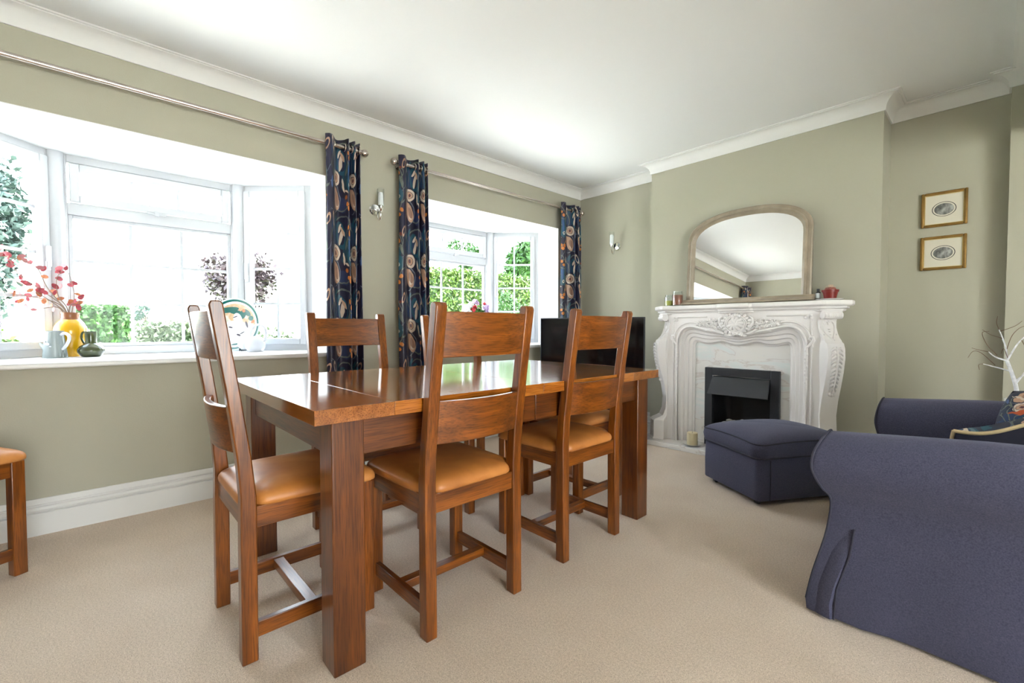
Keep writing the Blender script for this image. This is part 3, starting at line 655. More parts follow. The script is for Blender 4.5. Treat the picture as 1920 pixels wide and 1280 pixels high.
ca = thing('potted_cactus', 'small cactus in a red plastic pot on the mantel', 'plant', (-.765, 3.66, mz+.0055))
obj('pot', MB().lathe([(.034, 0), (.043, .050), (.048, .050), (.050, .064), (.045, .064), (.041, .050), (.001, .050)], n=28), plain('red plastic pot', (.20, .016, .012), .35), ca, smooth=True, ang=30)
cb = MB()
for k in range(12): a = 2*pi*k/12; cb.ball((.022*cos(a), .022*sin(a), .062), .012, .009, .020, 8, 6)
cb.ball((0, 0, .064), .026, .026, .020)
obj('cactus', cb, plain('pinkish cactus', (.30, .10, .08), .8), ca, smooth=True)
sp = MB()
for k in range(60):
    a = random.uniform(0, 2*pi); e_ = random.uniform(.2, 1.4); dd = Vector((cos(a)*cos(e_), sin(a)*cos(e_), sin(e_))); sp.tube([Vector((0, 0, .064))+dd*.02, Vector((0, 0, .064))+dd*.038], .0007, 4)
obj('spines', sp, plain('straw spines', (.70, .50, .35), .7), ca)
bo = thing('bottle', 'tiny dark bottle with a white label next to the cactus', 'bottle', (-.838, 3.675, mz+.0105)); obj('body', MB().lathe([(.014, 0), (.015, .003), (.015, .045), (.008, .053), (.007, .056)], n=20), black, bo, smooth=True)
obj('cap', MB().lathe([(.009, .055), (.009, .072)], n=16), black, bo, smooth=True); obj('paper_label', MB().lathe([(.0155, .008), (.0155, .042)], n=20, cap=False), plain('white label paper', (.7, .75, .78), .6), bo, smooth=True)

# ---------------------------------------------------------------- framed prints
gold = plain('antique gilt', (.30, .17, .045), .38, .55, var=.2, vs=25); gilt2 = plain('bright gilt', (.62, .45, .16), .35, .6)
def printm(name, seed):
    m, n, b = newmat(name); tcn = N(n, 'ShaderNodeTexCoord')
    def ell(rx, rz):
        q = N(n, 'ShaderNodeVectorMath', operation='MULTIPLY'); q.inputs[1].default_value = (1/rx, 0, 1/rz); n.links.new(tcn.outputs['Object'], q.inputs[0]); l = N(n, 'ShaderNodeVectorMath', operation='LENGTH'); n.links.new(q.outputs[0], l.inputs[0]); return l.outputs['Value']
    f1 = noise(n, 38+seed, 5, mapping=(1, 1, .6)); im = ramp(n, f1, [(.34, (.05, .05, .05)), (.5, (.20, .20, .19)), (.66, (.42, .42, .40))])
    col = None; cur = (.70, .66, .55)
    m1 = N(n, 'ShaderNodeMix', data_type='RGBA'); e1 = ell(.056, .046); k = N(n, 'ShaderNodeMath', operation='COMPARE'); k.inputs[1].default_value = 1; k.inputs[2].default_value = .035; n.links.new(e1, k.inputs[0]); n.links.new(k.outputs[0], m1.inputs[0]); m1.inputs[6].default_value = (.70, .655, .55, 1); m1.inputs[7].default_value = (.03, .03, .03, 1)
    m2 = N(n, 'ShaderNodeMix', data_type='RGBA'); e2 = ell(.047, .037); k2 = N(n, 'ShaderNodeMath', operation='LESS_THAN'); k2.inputs[1].default_value = 1; n.links.new(e2, k2.inputs[0]); n.links.new(k2.outputs[0], m2.inputs[0]); n.links.new(m1.outputs[2], m2.inputs[6]); n.links.new(im, m2.inputs[7])
    n.links.new(m2.outputs[2], b.inputs['Base Color']); b.inputs['Roughness'].default_value = .6; b.inputs['Coat Weight'].default_value = .6; b.inputs['Coat Roughness'].default_value = .03; return m
for zc, lab, sd in ((1.7745, 'upper gilt framed oval print of a woodland scene', 0), (1.490, 'lower gilt framed oval print of a misty landscape', 9)):
    t = thing('framed_print', lab, 'picture', (-.242, YR, zc)); hw_, hh = .110, .113 if sd == 0 else .110
    obj('frame', frame_rect(-hw_, -hh, hw_, hh, .016, -.020, -.001), gold, t, bevel=.005)
    obj('gilt_slip', frame_rect(-hw_+.015, -hh+.015, hw_-.015, hh-.015, .005, -.012, -.002), gilt2, t)
    obj('print', MB().box(-hw_+.017, -.006, -hh+.017, hw_-.017, -.003, hh-.017), printm('engraving %d' % sd, sd), t)

# ---------------------------------------------------------------- wall lights
frost = plain('frosted glass', (.88, .88, .90), .4)
def sconce(label, loc, rz):
    t = thing('wall_light', label, 'wall light', loc, (0, 0, rz))   # wall plane is local y=0, room towards -y
    pl = MB().lathe([(.001, 0), (.042, 0), (.043, .004), (.036, .014), (.012, .018), (.001, .018)], n=32); pl.xf(Matrix.Rotation(R(90), 4, 'X')); obj('wall_plate', pl, chrome, t, smooth=True, ang=30)
    p = spline([(0, -.016, 0), (0, -.04, -.012), (0, -.05, -.045), (0, -.065, -.085), (0, -.085, -.085), (0, -.098, -.055), (0, -.10, -.02)], 6); obj('arm', MB().tube(p, .0042, 8), chrome, t, smooth=True)
    obj('cup', MB().lathe([(.004, -.030), (.010, -.022), (.018, .0), (.018, .018), (.016, .018), (.014, .0), (.001, -.004)], (0, -.10, 0), 20), chrome, t, smooth=True)
    obj('inner_shade', MB().lathe([(.017, .004), (.019, .02), (.019, .090), (.016, .104), (.001, .108)], (0, -.10, 0), 20), frost, t, smooth=True)
    obj('outer_glass', MB().lathe([(.020, .0), (.024, .03), (.026, .110), (.025, .135)], (0, -.10, 0), 20, False), jarg, t, smooth=True)
sconce('chrome wall light between the first two curtains', (WX, 1.545, 1.878), -pi/2+pi)
sconce('chrome wall light on the alcove wall left of the fireplace', (-2.672, YA, 1.842), 0)

# ---------------------------------------------------------------- curtain poles and curtains
RX, RZ = -3.07, 2.238
def pole(label, y0, y1):
    t = thing('curtain_pole', label, 'curtain pole', (RX, (y0+y1)/2, RZ)); L = (y1-y0)/2
    m = MB().tube([(0, -L, 0), (0, L, 0)], .0135, 16); obj('rod', m, nickel, t, smooth=True)
    for s in (-1, 1):
        b = MB().ball((0, s*(L+.028), 0), .027, nu=20, nv=14); b.tube([(0, s*(L-.012), 0), (0, s*(L+.004), 0)], .017, 16); b.tube([(0, s*(L+.002), 0), (0, s*(L+.012), 0)], .010, 16)
        obj('finial', b, nickel, t, smooth=True, ang=40)
        obj('bracket', MB().tube([(0, s*(L-.045), 0), (WX-RX+.002, s*(L-.045), 0)], .008, 10).tube([(WX-RX+.001, s*(L-.045), 0), (WX-RX+.006, s*(L-.045), 0)], .022, 16), nickel, t, smooth=True, ang=40)
pole('brushed nickel pole over the near bay window', -.93, 1.405)
pole('brushed nickel pole over the far bay window', 1.690, 3.865)
def curtain(label, y0, y1, nf, ph, seed, flip=0):
    t = thing('curtain', label, 'curtain', (RX, (y0+y1)/2, 0), group='navy printed curtains at the bay windows'); rnd = random.Random(seed)
    nu, nv = nf*16, 60; zt_, zb = 2.292, .025; mb = MB(); mb.uv = []; yc_ = (y0+y1)/2
    vsx = []
    fw = [rnd.uniform(.75, 1.25) for _ in range(nf*2+1)]
    # the fold on the window side is wide and soft, the others are tight
    S = [0]
    for i in range(nu):
        t_ = i/nu; tt_ = 1-t_ if flip else t_; S.append(S[-1]+(1.9 if tt_ < .30 else .62))
    S = [q/S[-1] for q in S]
    for j in range(nv+1):
        v = j/nv; z = zt_+(zb-zt_)*v
        for i in range(nu+1):
            uu = i/nu; a = uu*nf*pi*1.0+ph
            amp = .040*(1-.12*sin(3*v+seed)); y = y0-yc_+(y1-y0)*S[i]+.006*sin(5*v+a*.5+seed)*sin(v*pi)+(.012*(S[i]-.5)*v)
            x = amp*sin(a)*(1+.15*sin(2.2*v+i*.05+seed))+.004*sin(9*v+uu*6)
            mb.v.append((x, y, z)); mb.uv.append((uu*.9+seed*.37, v*1.0*.98))
    for j in range(nv):
        for i in range(nu): b = j*(nu+1)+i; mb.f.append((b, b+1, b+nu+2, b+nu+1))
    obj('cloth', mb, curtain_m, t, smooth=True, ang=180, solid=.003)
    # eyelets where the cloth crosses the rod
    for k in range(nf*2):
        a = k*pi; uu = (a-ph)/(nf*pi)
        if not 0.02 < uu < .98: continue
        yy = y0-yc_+(y1-y0)*S[int(uu*nu)]; ring = MB()
        tor = []
        for q in range(20):
            b_ = 2*pi*q/20; cc = Vector((cos(b_)*.024, 0, sin(b_)*.024)); tor.append([(cc.x*(1+.18*cos(w_)), yy+.0045*sin(w_), RZ+cc.z*(1+.18*cos(w_))) for w_ in [2*pi*m/8 for m in range(8)]])
        tor.append(tor[0]); ring.loft(tor, False); obj('eyelet', ring, nickel, t, smooth=True, ang=180)
curtain('navy printed eyelet curtain right of the near bay window', 1.152, 1.392, 6, .5, 1)
curtain('navy printed eyelet curtain left of the far bay window', 1.690, 1.945, 6, .4, 2)
curtain('navy printed eyelet curtain in the far corner by the television', 3.532, 3.850, 6, .4, 3)
curtain('navy printed eyelet curtain seen only in the mirror', -.95, -.715, 6, .4, 4)

# ---------------------------------------------------------------- television
tvp = Vector((-2.976, 3.15, 0)); tvq = Vector((-2.067, 3.50, 0)); td = (tvq-tvp).normalized(); mid = (tvp+tvq)/2; ang_ = math.atan2(td.y, td.x); tw = (tvq-tvp).length/2
st = thing('tv_cabinet', 'dark wooden cabinet carrying the television in the far corner', 'cabinet', (mid.x+.03, mid.y-.05, 0), (0, 0, ang_))
dw = plain('dark walnut cabinet', (.07, .035, .02), .4, var=.3, vs=10)
obj('carcass', MB().box(-.50, -.05, .06, .46, .20, .46), dw, st, bevel=.003); obj('top', MB().box(-.52, -.06, .46, .48, .205, .485), dw, st, bevel=.004); obj('plinth', MB().box(-.48, -.035, 0, .44, .19, .06), dw, st)
for s in (-1, 1): dr_ = obj('door', MB().box(s*.01-.02, -.068, .08, s*.475-.02, -.052, .45), dw, st, bevel=.003); obj('knob', MB().ball((s*.05, -.078, .27), .011), nickel, dr_, smooth=True)
tv = thing('television', 'black flat television standing in front of the far curtain', 'television', (mid.x, mid.y, .485), (0, 0, ang_))
scr = plain('glossy black screen', (.004, .004, .005), .08)
obj('casing', MB().box(-tw, -.012, .055, tw, .022, .612), black, tv, bevel=.004); obj('screen', MB().box(-tw+.010, -.0135, .075, tw-.010, -.011, .602), scr, tv)
obj('stand', MB().box(-.2, -.03, 0, .2, .10, .012).box(-.04, 0, .01, .04, .02, .07), black, tv, bevel=.003)

# ---------------------------------------------------------------- armchair
ar = thing('armchair', 'indigo grey slipcovered armchair with rolled arms at the right', 'armchair', (-.42, 1.80, 0), (0, 0, R(1.0)))
AL, AWd, gap = .95, .215, .87       # depth of the arm, arm width, gap between the arms
ap = [(.028, .012), (.022, .05), (.026, .15), (.034, .28), (.040, .37), (.040, .42), (.022, .45), (.000, .485), (-.012, .525), (-.006, .572), (.022, .610), (.060, .630), (.105, .636), (.150, .628), (.190, .602), (.212, .560), (.216, .52), (.210, .47), (.205, .40), (.205, .28), (.205, .15), (.205, .012)]
def xf_(z, k):
    P = [(0, -.012), (.06, -.016), (.12, -.006), (.25, .030), (.38, .048), (.42, .046), (.46, .020), (.52, .0), (.58, .004), (.64, .03)]
    for (a, p), (b, q) in zip(P, P[1:]):
        if z <= b: return p+(q-p)*(z-a)/(b-a)
    return .03
def arm(mirror_y=False):
    mb = MB(); rings = []
    cy_, cz_ = .105, .33
    for s_, k in ((0, .0), (.0, .86), (.006, .96), (.02, 1.0)):
        pass
    st_ = [(.020, .86), (.006, .955), (.0, .985), (.004, .998), (.014, 1.0)]+[(.014+(AL-.014)*q/14, 1.0) for q in range(1, 15)]
    for x, k in st_:
        ring = []
        for (y, z) in ap:
            yy = cy_+(y-cy_)*k; zz = cz_+(z-cz_)*k if z > cz_ else z
            fr_ = max(0, 1-x/.30); rise = .034*min(1, x/.45)*max(0, (z-.35)/.29)
            fl = (.010*sin(x*17)+.006*sin(x*41+1))*max(0, 1-z/.25)
            Yy = yy-(fl if y < .1 else 0)
            ring.append((x+xf_(z, 0)*fr_*(.6 if mirror_y else 1)+(.035*max(0, 1-x/.9) if mirror_y else 0), (2*AWd+gap-Yy) if mirror_y else Yy, zz+rise))
        rings.append(ring)
    return mb.loft(rings)
for k in (False, True):
    a_ = obj('arm', arm(k), sofa_m, ar, smooth=True, ang=60)
    def side(y): return (2*AWd+gap-y) if k else y
    pp = [(xf_(z, 0)*(.6 if k else 1)+(.037 if k else .002), side(y+(.001 if y > .1 else -.001)), z) for y, z in ap if z > .015]
    obj('piping', MB().tube(spline(pp, 3), .0042, 7), sofa_dark, a_, smooth=True)
# corner pleat and side skirt seam
pr = []
for z, k in ((.012, 1), (.06, 1), (.12, .92), (.18, .78), (.24, .58), (.30, .32), (.345, .0)):
    x0_ = xf_(z, 0); q = lambda y: .048-(.048-y)*k
    pr.append([(x0_+.004, q(.034), z), (x0_+.030, q(.018), z), (x0_+.055, q(.008), z), (x0_+.072, q(.006), z), (x0_+.080, q(.016), z), (x0_+.05, .055, z), (x0_+.01, .055, z)])
pl = MB().loft(pr)
obj('corner_pleat', pl, sofa_m, ar, smooth=True)
obj('seam', MB().tube([(xf_(.33, 0)+.076, .034, .33), (xf_(.24, 0)+.080, .024, .24), (xf_(.12, 0)+.081, .0165, .12), (xf_(.012, 0)+.081, .0145, .012)], .003, 6), sofa_dark, ar, smooth=True)
obj('base', MB().box(.05, AWd-.02, .02, AL-.05, AWd+gap+.02, .30), sofa_m, ar, bevel=.01)
sk = MB(); rings = []
for q in range(41): y = AWd+gap*q/40; w_ = .006*sin(q*1.1); rings.append([(.030+w_-.02, y, .012), (.040, y, .29), (.052, y, .29), (.045, y, .012)])
obj('skirt', sk.loft(rings), sofa_m, ar, smooth=True)
def pillow(w_, d_, h_, n=18, p=.42, bulge=1):
    mb = MB(); top = []; 
    for sgn in (1, -1):
        vs_ = []
        for j in range(n+1):
            for i in range(n+1):
                a, b = -1+2*i/n, -1+2*j/n; k = max(0, (1-a**4)*(1-b**4))**p
                pin = 1-.05*(a*a+b*b-a*a*b*b)*(1 if bulge else 0)
                vs_.append((a*w_/2*(1-.04*(1-b*b) * -1 if 0 else 1)*pin, b*d_/2*pin, sgn*(h_/2*k)))
        mb.add(vs_, [(j*(n+1)+i, j*(n+1)+i+1, (j+1)*(n+1)+i+1, (j+1)*(n+1)+i) for j in range(n) for i in range(n)])
    return mb
def rim(w_, d_, n=40, inset=1.0):
    pts = []
    for q in range(n*4+1):
        s_ = q % (n*4); sd, t_ = divmod(s_, n); t_ = -1+2*t_/n
        a, b = ((t_, -1), (1, t_), (-t_, 1), (-1, -t_))[sd]; pin = 1-.05*(a*a+b*b-a*a*b*b); pts.append((a*w_/2*pin, b*d_/2*pin, 0))
    return pts
sc_m = obj('seat_cushion', pillow(.78, gap-.01, .17, p=.22), sofa_m, ar, smooth=True, ang=180); sc_m.location = (.39, AWd+gap/2, .375)
obj('back_frame', MB().loft([[(x, y, z) for x, z in ((.86-.0*q, .02), (.80, .40), (.84, .78), (.89, .83), (.97, .83), (1.02, .77), (1.0, .02))] for q, y in ((0, .06), (1, 2*AWd+gap-.06))]), sofa_m, ar, bevel=.02, seg=3)
bc = obj('back_cushion', pillow(.50, gap-.02, .20, p=.3), sofa_m, ar, smooth=True, ang=180); bc.location = (.76, AWd+gap/2, .64); bc.rotation_euler = (0, R(-78), 0)
# loose cushions
def half_pillow(w_, d_, h_, sgn, n=20, p=.5):
    mb = MB()
    for j in range(n+1):
        for i in range(n+1):
            a, b = -1+2*i/n, -1+2*j/n; k = max(0, (1-a**4)*(1-b**4))**p; pin = 1-.12*(a*a*b*b)-.03*(a*a+b*b-2*a*a*b*b)
            wv = wave(a, b)
            mb.v.append((a*w_/2*pin, b*d_/2*pin, wv+sgn*(h_/2*k)))
    mb.f = [(j*(n+1)+i, j*(n+1)+i+1, (j+1)*(n+1)+i+1, (j+1)*(n+1)+i) for j in range(n) for i in range(n)]
    return mb
def wave(a, b): return .020*sin(a*4.2+1)*max(0, -b)+.012*sin(b*4)
def wrim(w_, d_, n=30):
    pts = []
    for q in range(n*4+1):
        sd, t_ = divmod(q % (n*4), n); t_ = -1+2*t_/n
        a, b = ((t_, -1), (1, t_), (-t_, 1), (-1, -t_))[sd]; pin = 1-.12*(a*a*b*b)-.03*(a*a+b*b-2*a*a*b*b)
        pts.append((a*w_/2*pin, b*d_/2*pin, wave(a, b)))
    return pts
c1 = thing('cushion', 'navy cushion with cream piping leaning on the near arm of the armchair', 'cushion', (.112, 2.235, .545), (R(-50), R(-9), R(8)))
obj('plain_cover', half_pillow(.44, .40, .17, -1), navy, c1, smooth=True, ang=180, label='plain navy back'); obj('printed_cover', half_pillow(.44, .40, .17, 1), cush_m, c1, smooth=True, ang=180, label='printed front'); obj('piping', MB().tube(wrim(.444, .404), .0060, 8), cream, c1, smooth=True)
c2 = thing('cushion', 'printed cushion with an orange stripe behind the navy one', 'cushion', (.210, 2.62, .555), (R(66), R(4), R(-14)))
obj('cover', half_pillow(.44, .44, .16, 1), cush_m, c2, smooth=True, ang=180); obj('rear_cover', half_pillow(.44, .44, .16, -1), cush_m, c2, smooth=True, ang=180)

# ---------------------------------------------------------------- footstool
OA = math.atan2(-.25, .413)
ot = thing('footstool', 'square indigo grey footstool with a piped cushion top on castors', 'footstool', (-1.292, 2.931, 0), (0, 0, OA))
OW, OD = .487, .60
bd = MB(); rings = []
for z, k in ((.034, -.002), (.04, .002), (.15, .004), (.255, .0), (.270, -.004)):
    ring = []
    for (cx_, cy_, a0) in ((OW-.03, .03, -90), (OW-.03, OD-.03, 0), (.03, OD-.03, 90), (.03, .03, 180)):
        for q in range(5): a = R(a0+22.5*q); ring.append((cx_+(.03+k)*cos(a), cy_+(.03+k)*sin(a), z))
    rings.append(ring)
obj('body', bd.loft(rings), sofa_m, ot, smooth=True, ang=40)
def rrect(k, z, droop=0, rad=.05, n=10):
    ring = []
    for (cx_, cy_, a0) in ((OW-rad, rad, -90), (OW-rad, OD-rad, 0), (rad, OD-rad, 90), (rad, rad, 180)):
        for q in range(n+1):
            a = R(a0+90/n*q); ring.append((cx_+(rad+k)*cos(a), cy_+(rad+k)*sin(a), z-droop))
    ds = []
    for i_, p in enumerate(ring):
        q = ring[(i_+1) % len(ring)]; m = max(1, int(math.dist(p, q)/.04))
        for t_ in range(m): ds.append(tuple(p[c_]+(q[c_]-p[c_])*t_/m for c_ in range(3)))
    out = []
    for p in ds:
        a_, b_ = abs(p[0]/OW*2-1), abs(p[1]/OD*2-1); out.append((p[0], p[1], p[2]+droop*(2-1.6*(a_*b_)**2)))
    return out
base_r = rrect(.016, 0)
rings = [rrect(-.004, .268), rrect(.010, .274, .002), rrect(.019, .296, .004), rrect(.023, .322, .006), rrect(.019, .346, .008), rrect(.010, .357, .008)]
cxo, cyo = OW/2, OD/2
for k, dz in ((.96, .010), (.88, .022), (.76, .034), (.6, .044), (.4, .050), (.2, .053), (.02, .054)):
    rings.append([(cxo+(p[0]-cxo)*k, cyo+(p[1]-cyo)*k, (.357+dz)*(1-k*.9)+(p[2]+dz)*(k*.9)) for p in rings[5]])
tp = obj('top_cushion', MB().loft(rings), sofa_m, ot, smooth=True, ang=75)
for rg_ in (rrect(.016, .356, .008), rrect(.010, .274, .002)): obj('piping', MB().tube(rg_+[rg_[0]], .0042, 7), sofa_dark, tp, smooth=True)
obj('seam', MB().tube([(OW+.004, .075, .26), (OW+.006, .075, .15), (OW+.003, .075, .036)], .0025, 6), sofa_dark, ot, smooth=True)
for x, y in ((.06, .05), (OW-.06, .05), (.06, OD-.06), (OW-.06, OD-.06)):
    cs = MB().tube([(x-.010, y, .017), (x+.010, y, .017)], .017, 14).box(x-.013, y-.006, .015, x+.013, y+.012, .036); obj('castor', cs, black, ot, smooth=True)

# ---------------------------------------------------------------- things on the near window sill
grey_g = plain('pale grey glaze', (.26, .29, .285), .25); grn_g = plain('dark green glaze', (.045, .055, .018), .12, coat=.5); yel = plain('yellow glaze', (.62, .33, .004), .22, coat=.4); brn = plain('brown glaze', (.22, .08, .03), .25); whg = plain('white glaze', (.56, .57, .62), .15)
jg = thing('jug', 'pale grey jug with a white bird emblem at the left of the sill', 'jug', (-3.60, -.160, SZ), (0, 0, R(44)))
obj('body', MB().lathe([(.052, 0), (.053, .004), (.050, .03), (.040, .12), (.038, .147), (.041, .152), (.036, .150), (.034, .12), (.045, .03), (.045, .008), (.001, .008)], n=32), grey_g, jg, smooth=True)
obj('handle', MB().tube(spline([(.036, 0, .128), (.06, 0, .138), (.084, 0, .125), (.085, 0, .10), (.068, 0, .07), (.045, 0, .048)], 6), [.008]*31, 10), whg, jg, smooth=True)
obj('spout', MB().tube([(-.040, 0, .03), (-.062, 0, .055), (-.088, 0, .082)], [.020, .012, .007], 12), grey_g, jg, smooth=True)
em = MB(); em.ball((.008, -.0475, .078), .014, .004, .008, 10, 6); em.ball((-.010, -.0455, .092), .008, .004, .006, 10, 6); em.ball((.022, -.044, .064), .008, .003, .004, 8, 5); obj('emblem', em, whg, jg, smooth=True, label='white bird emblem')
va = thing('vase', 'bulbous yellow vase with a brown neck on the near sill', 'vase', (-3.695, -.098, SZ))
obj('body', MB().lathe([(.040, 0), (.043, .004), (.052, .04), (.066, .09), (.074, .135), (.072, .17), (.058, .20), (.044, .216)], n=36), yel, va, smooth=True)
obj('neck', MB().lathe([(.044, .2155), (.040, .225), (.041, .250), (.044, .258), (.038, .258), (.035, .23), (.030, .20)], n=36, cap=False), brn, va, smooth=True)
br = thing('branch_arrangement', 'spray of red leaved twigs standing in the yellow vase', 'branches', (-3.695, -.098, SZ+.15))
twg = plain('grey brown twig', (.22, .16, .12), .7); rl = [plain('red leaf', (.30, .035, .05), .5, var=.3, vs=60), plain('orange leaf', (.42, .13, .05), .5, var=.3, vs=60), plain('pink leaf', (.38, .13, .14), .5)]
# twig paths in local (along-wall y, z); window plane is y/z, depth x
tws = [[(0, .0), (-.02, .13), (-.10, .22), (-.20, .32), (-.245, .45)], [(0, 0), (-.03, .14), (-.13, .19), (-.24, .21), (-.34, .27)], [(.0, .0), (-.01, .13), (-.045, .20), (-.05, .30), (-.02, .36)], [(0, 0), (.0, .14), (.035, .16), (.05, .21)],
       [(0, 0), (-.04, .13), (-.12, .13), (-.19, .155)], [(0, 0), (-.02, .12), (-.09, .25), (-.13, .36), (-.22, .40), (-.30, .40)], [(0, 0), (.01, .12), (.02, .22), (.0, .34)], [(0, 0), (-.02, .11), (-.16, .24), (-.30, .33)]]
leafmesh = []
lm = MB(); ring = [(.0, -.022), (.008, -.017), (.013, -.006), (.013, .006), (.007, .018), (0, .024), (-.007, .018), (-.013, .006), (-.013, -.006), (-.008, -.017)]
lm.add([(x, .003*abs(x)/.013, z) for x, z in ring]+[(x, .003*abs(x)/.013+.0012, z) for x, z in ring], [tuple(range(10))[::-1], tuple(range(10, 20))]+[(i, (i+1) % 10, 10+(i+1) % 10, 10+i) for i in range(10)])
rl0 = []
rn = random.Random(11)
for ti, tw_ in enumerate(tws):
    dx = rn.uniform(-.02, .05); P = spline([(dx*k/4*(1), y, z) for k, (y, z) in enumerate(tw_)], 6)
    to = obj('twig', MB().tube(P, [.0035*(1-.7*i/len(P)) for i in range(len(P))], 6), twg, br, smooth=True)
    for q in range(len(P)//2, len(P), 2) if ti != 6 else range(len(P)//2, len(P), 6):
        for s in (0, 1):
            if rn.random() < .12: continue
            if not rl0:
                for m_ in rl:
                    lo = obj('leaf', lm, m_, to, smooth=True); rl0.append(lo.data)
                    if len(rl0) > 1: bpy.data.objects.remove(lo)
                    else: first = lo
                lo = first
            else: lo = bpy.data.objects.new('leaf', rl0[rn.choice((0, 0, 1, 2))]); C.objects.link(lo); lo.parent = to
            lo.location = P[q]+Vector((rn.uniform(-.015, .015), rn.uniform(-.022, .022), rn.uniform(-.02, .02))); lo.rotation_euler = (rn.uniform(-.6, .6), rn.uniform(-1.6, 1.6), rn.uniform(-.4, 1.2)+.8); k = rn.uniform(.6, 1.0); lo.scale = (k, k, k)
gj = thing('jug', 'dark green jug with a round belly right of the yellow vase', 'jug', (-3.585, -.012, SZ), (0, 0, R(44)))
obj('body', MB().lathe([(.035, 0), (.045, .004), (.060, .028), (.061, .042), (.050, .062), (.028, .078), (.025, .090), (.027, .14), (.029, .148), (.025, .146), (.022, .09), (.020, .08)], n=36, cap=False), grn_g, gj, smooth=True)
obj('handle', MB().tube(spline([(-.024, 0, .140), (-.045, 0, .143), (-.056, 0, .125), (-.054, 0, .10), (-.038, 0, .072)], 6), .0055, 10), grn_g, gj, smooth=True)
# leaning platter
def platem():
    m, n, b = newmat('painted platter glaze'); tcn = N(n, 'ShaderNodeTexCoord'); mp = N(n, 'ShaderNodeVectorMath', operation='MULTIPLY'); mp.inputs[1].default_value = (1, 1, 0); n.links.new(tcn.outputs['Object'], mp.inputs[0])
    ln = N(n, 'ShaderNodeVectorMath', operation='LENGTH'); n.links.new(mp.outputs[0], ln.inputs[0])
    nz_ = noise(n, 14, 4); base = ramp(n, nz_, [(.34, (.42, .36, .24)), (.5, (.38, .22, .11)), (.60, (.50, .46, .38)), (.72, (.14, .22, .14))])
    col = base
    G_ = (.0, .075, .060); Wt = (.62, .64, .66); Bk = (.03, .02, .03); Ru = (.40, .12, .04)
    sh = [(-.05, .105, .075, .020, 8, G_), (.0, .09, .05, .016, -10, G_), (.055, .075, .022, .036, -15, G_), (.085, .085, .034, .018, -40, G_), (.115, .045, .020, .018, 0, G_), (-.02, -.03, .11, .055, 10, Wt), (.05, -.04, .09, .05, 0, Wt), (-.02, -.10, .13, .05, 0, Wt), (.02, .035, .03, .05, 20, Wt), (.06, .10, .012, .012, 0, Ru), (.13, .02, .016, .01, 30, Ru), (.085, .0, .008, .025, 20, Bk), (.03, -.075, .016, .007, -20, Bk), (.055, -.06, .02, .004, 30, Bk), (.0, .055, .018, .004, 20, Bk), (-.03, -.02, .016, .005, -10, Bk), (.02, -.145, .035, .010, 5, G_)]
    for cx_, cy_, rx_, ry_, ro, cc in sh:
        q = N(n, 'ShaderNodeMapping', vector_type='TEXTURE'); q.inputs['Location'].default_value = (cx_, cy_, 0); q.inputs['Rotation'].default_value = (0, 0, R(ro)); q.inputs['Scale'].default_value = (rx_, ry_, 1); n.links.new(mp.outputs[0], q.inputs[0])
        l = N(n, 'ShaderNodeVectorMath', operation='LENGTH'); n.links.new(q.outputs[0], l.inputs[0]); k = N(n, 'ShaderNodeMath', operation='LESS_THAN'); k.inputs[1].default_value = 1; n.links.new(l.outputs['Value'], k.inputs[0])
        mx = N(n, 'ShaderNodeMix', data_type='RGBA'); n.links.new(k.outputs[0], mx.inputs[0]); n.links.new(col, mx.inputs[6]); mx.inputs[7].default_value = (*cc, 1); col = mx.outputs[2]
    rc = ramp(n, ln.outputs['Value'], [(0, (0, 0, 0)), (.149, (1, 1, 1)), (.161, (0, 0, 0)), (.176, (1, 1, 1))], 'CONSTANT')
    mk = N(n, 'ShaderNodeMath', operation='GREATER_THAN'); mk.inputs[1].default_value = .150; n.links.new(ln.outputs['Value'], mk.inputs[0])
    rim_ = ramp(n, ln.outputs['Value'], [(0, Wt), (.161, G_), (.178, (.42, .58, .58))], 'CONSTANT')
    mx = N(n, 'ShaderNodeMix', data_type='RGBA'); n.links.new(mk.outputs[0], mx.inputs[0]); n.links.new(col, mx.inputs[6]); n.links.new(rim_, mx.inputs[7]); n.links.new(mx.outputs[2], b.inputs['Base Color']); b.inputs['Roughness'].default_value = .2; return m
pt = thing('platter', 'large round painted platter with a teal rim leaning at the window', 'plate', (-3.72, .745, SZ+.192), (R(84), 0, R(47)))
obj('dish', MB().lathe([(.001, -.004), (.11, -.004), (.188, .014), (.190, .018), (.186, .0195), (.15, .009), (.11, .0), (.001, .0)], n=56, cap=False), platem(), pt, smooth=True)
ps = thing('plate_stand', 'small dark wire stand holding the painted platter', 'stand', (-3.72, .745, SZ), (0, 0, R(47)))
obj('frame', MB().tube([(-.06, -.05, .004), (-.06, -.05, .03), (-.06, -.03, .004), (-.06, .07, .004), (-.05, .035, .12)], .003, 6).tube([(.06, -.05, .004), (.06, -.05, .03), (.06, -.03, .004), (.06, .07, .004), (.05, .035, .12)], .003, 6).tube([(-.06, .07, .004), (.06, .07, .004)], .003, 6), black, ps, smooth=True)
sw = thing('swan_jug', 'white glazed swan shaped jug in front of the platter', 'jug', (-3.555, .835, SZ), (0, 0, R(47)))
obj('body', MB().lathe([(.045, 0), (.050, .003), (.062, .03), (.064, .055), (.054, .085), (.034, .105), (.001, .112)], n=32).ball((-.075, 0, .05), .05, .03, .035), whg, sw, smooth=True, ang=80)
obj('handle', MB().tube(spline([(-.030, 0, .085), (-.034, 0, .13), (-.012, 0, .175), (.025, 0, .19), (.062, 0, .17), (.076, 0, .125), (.066, 0, .07)], 7), .0085, 12), whg, sw, smooth=True, label='looped white neck handle')

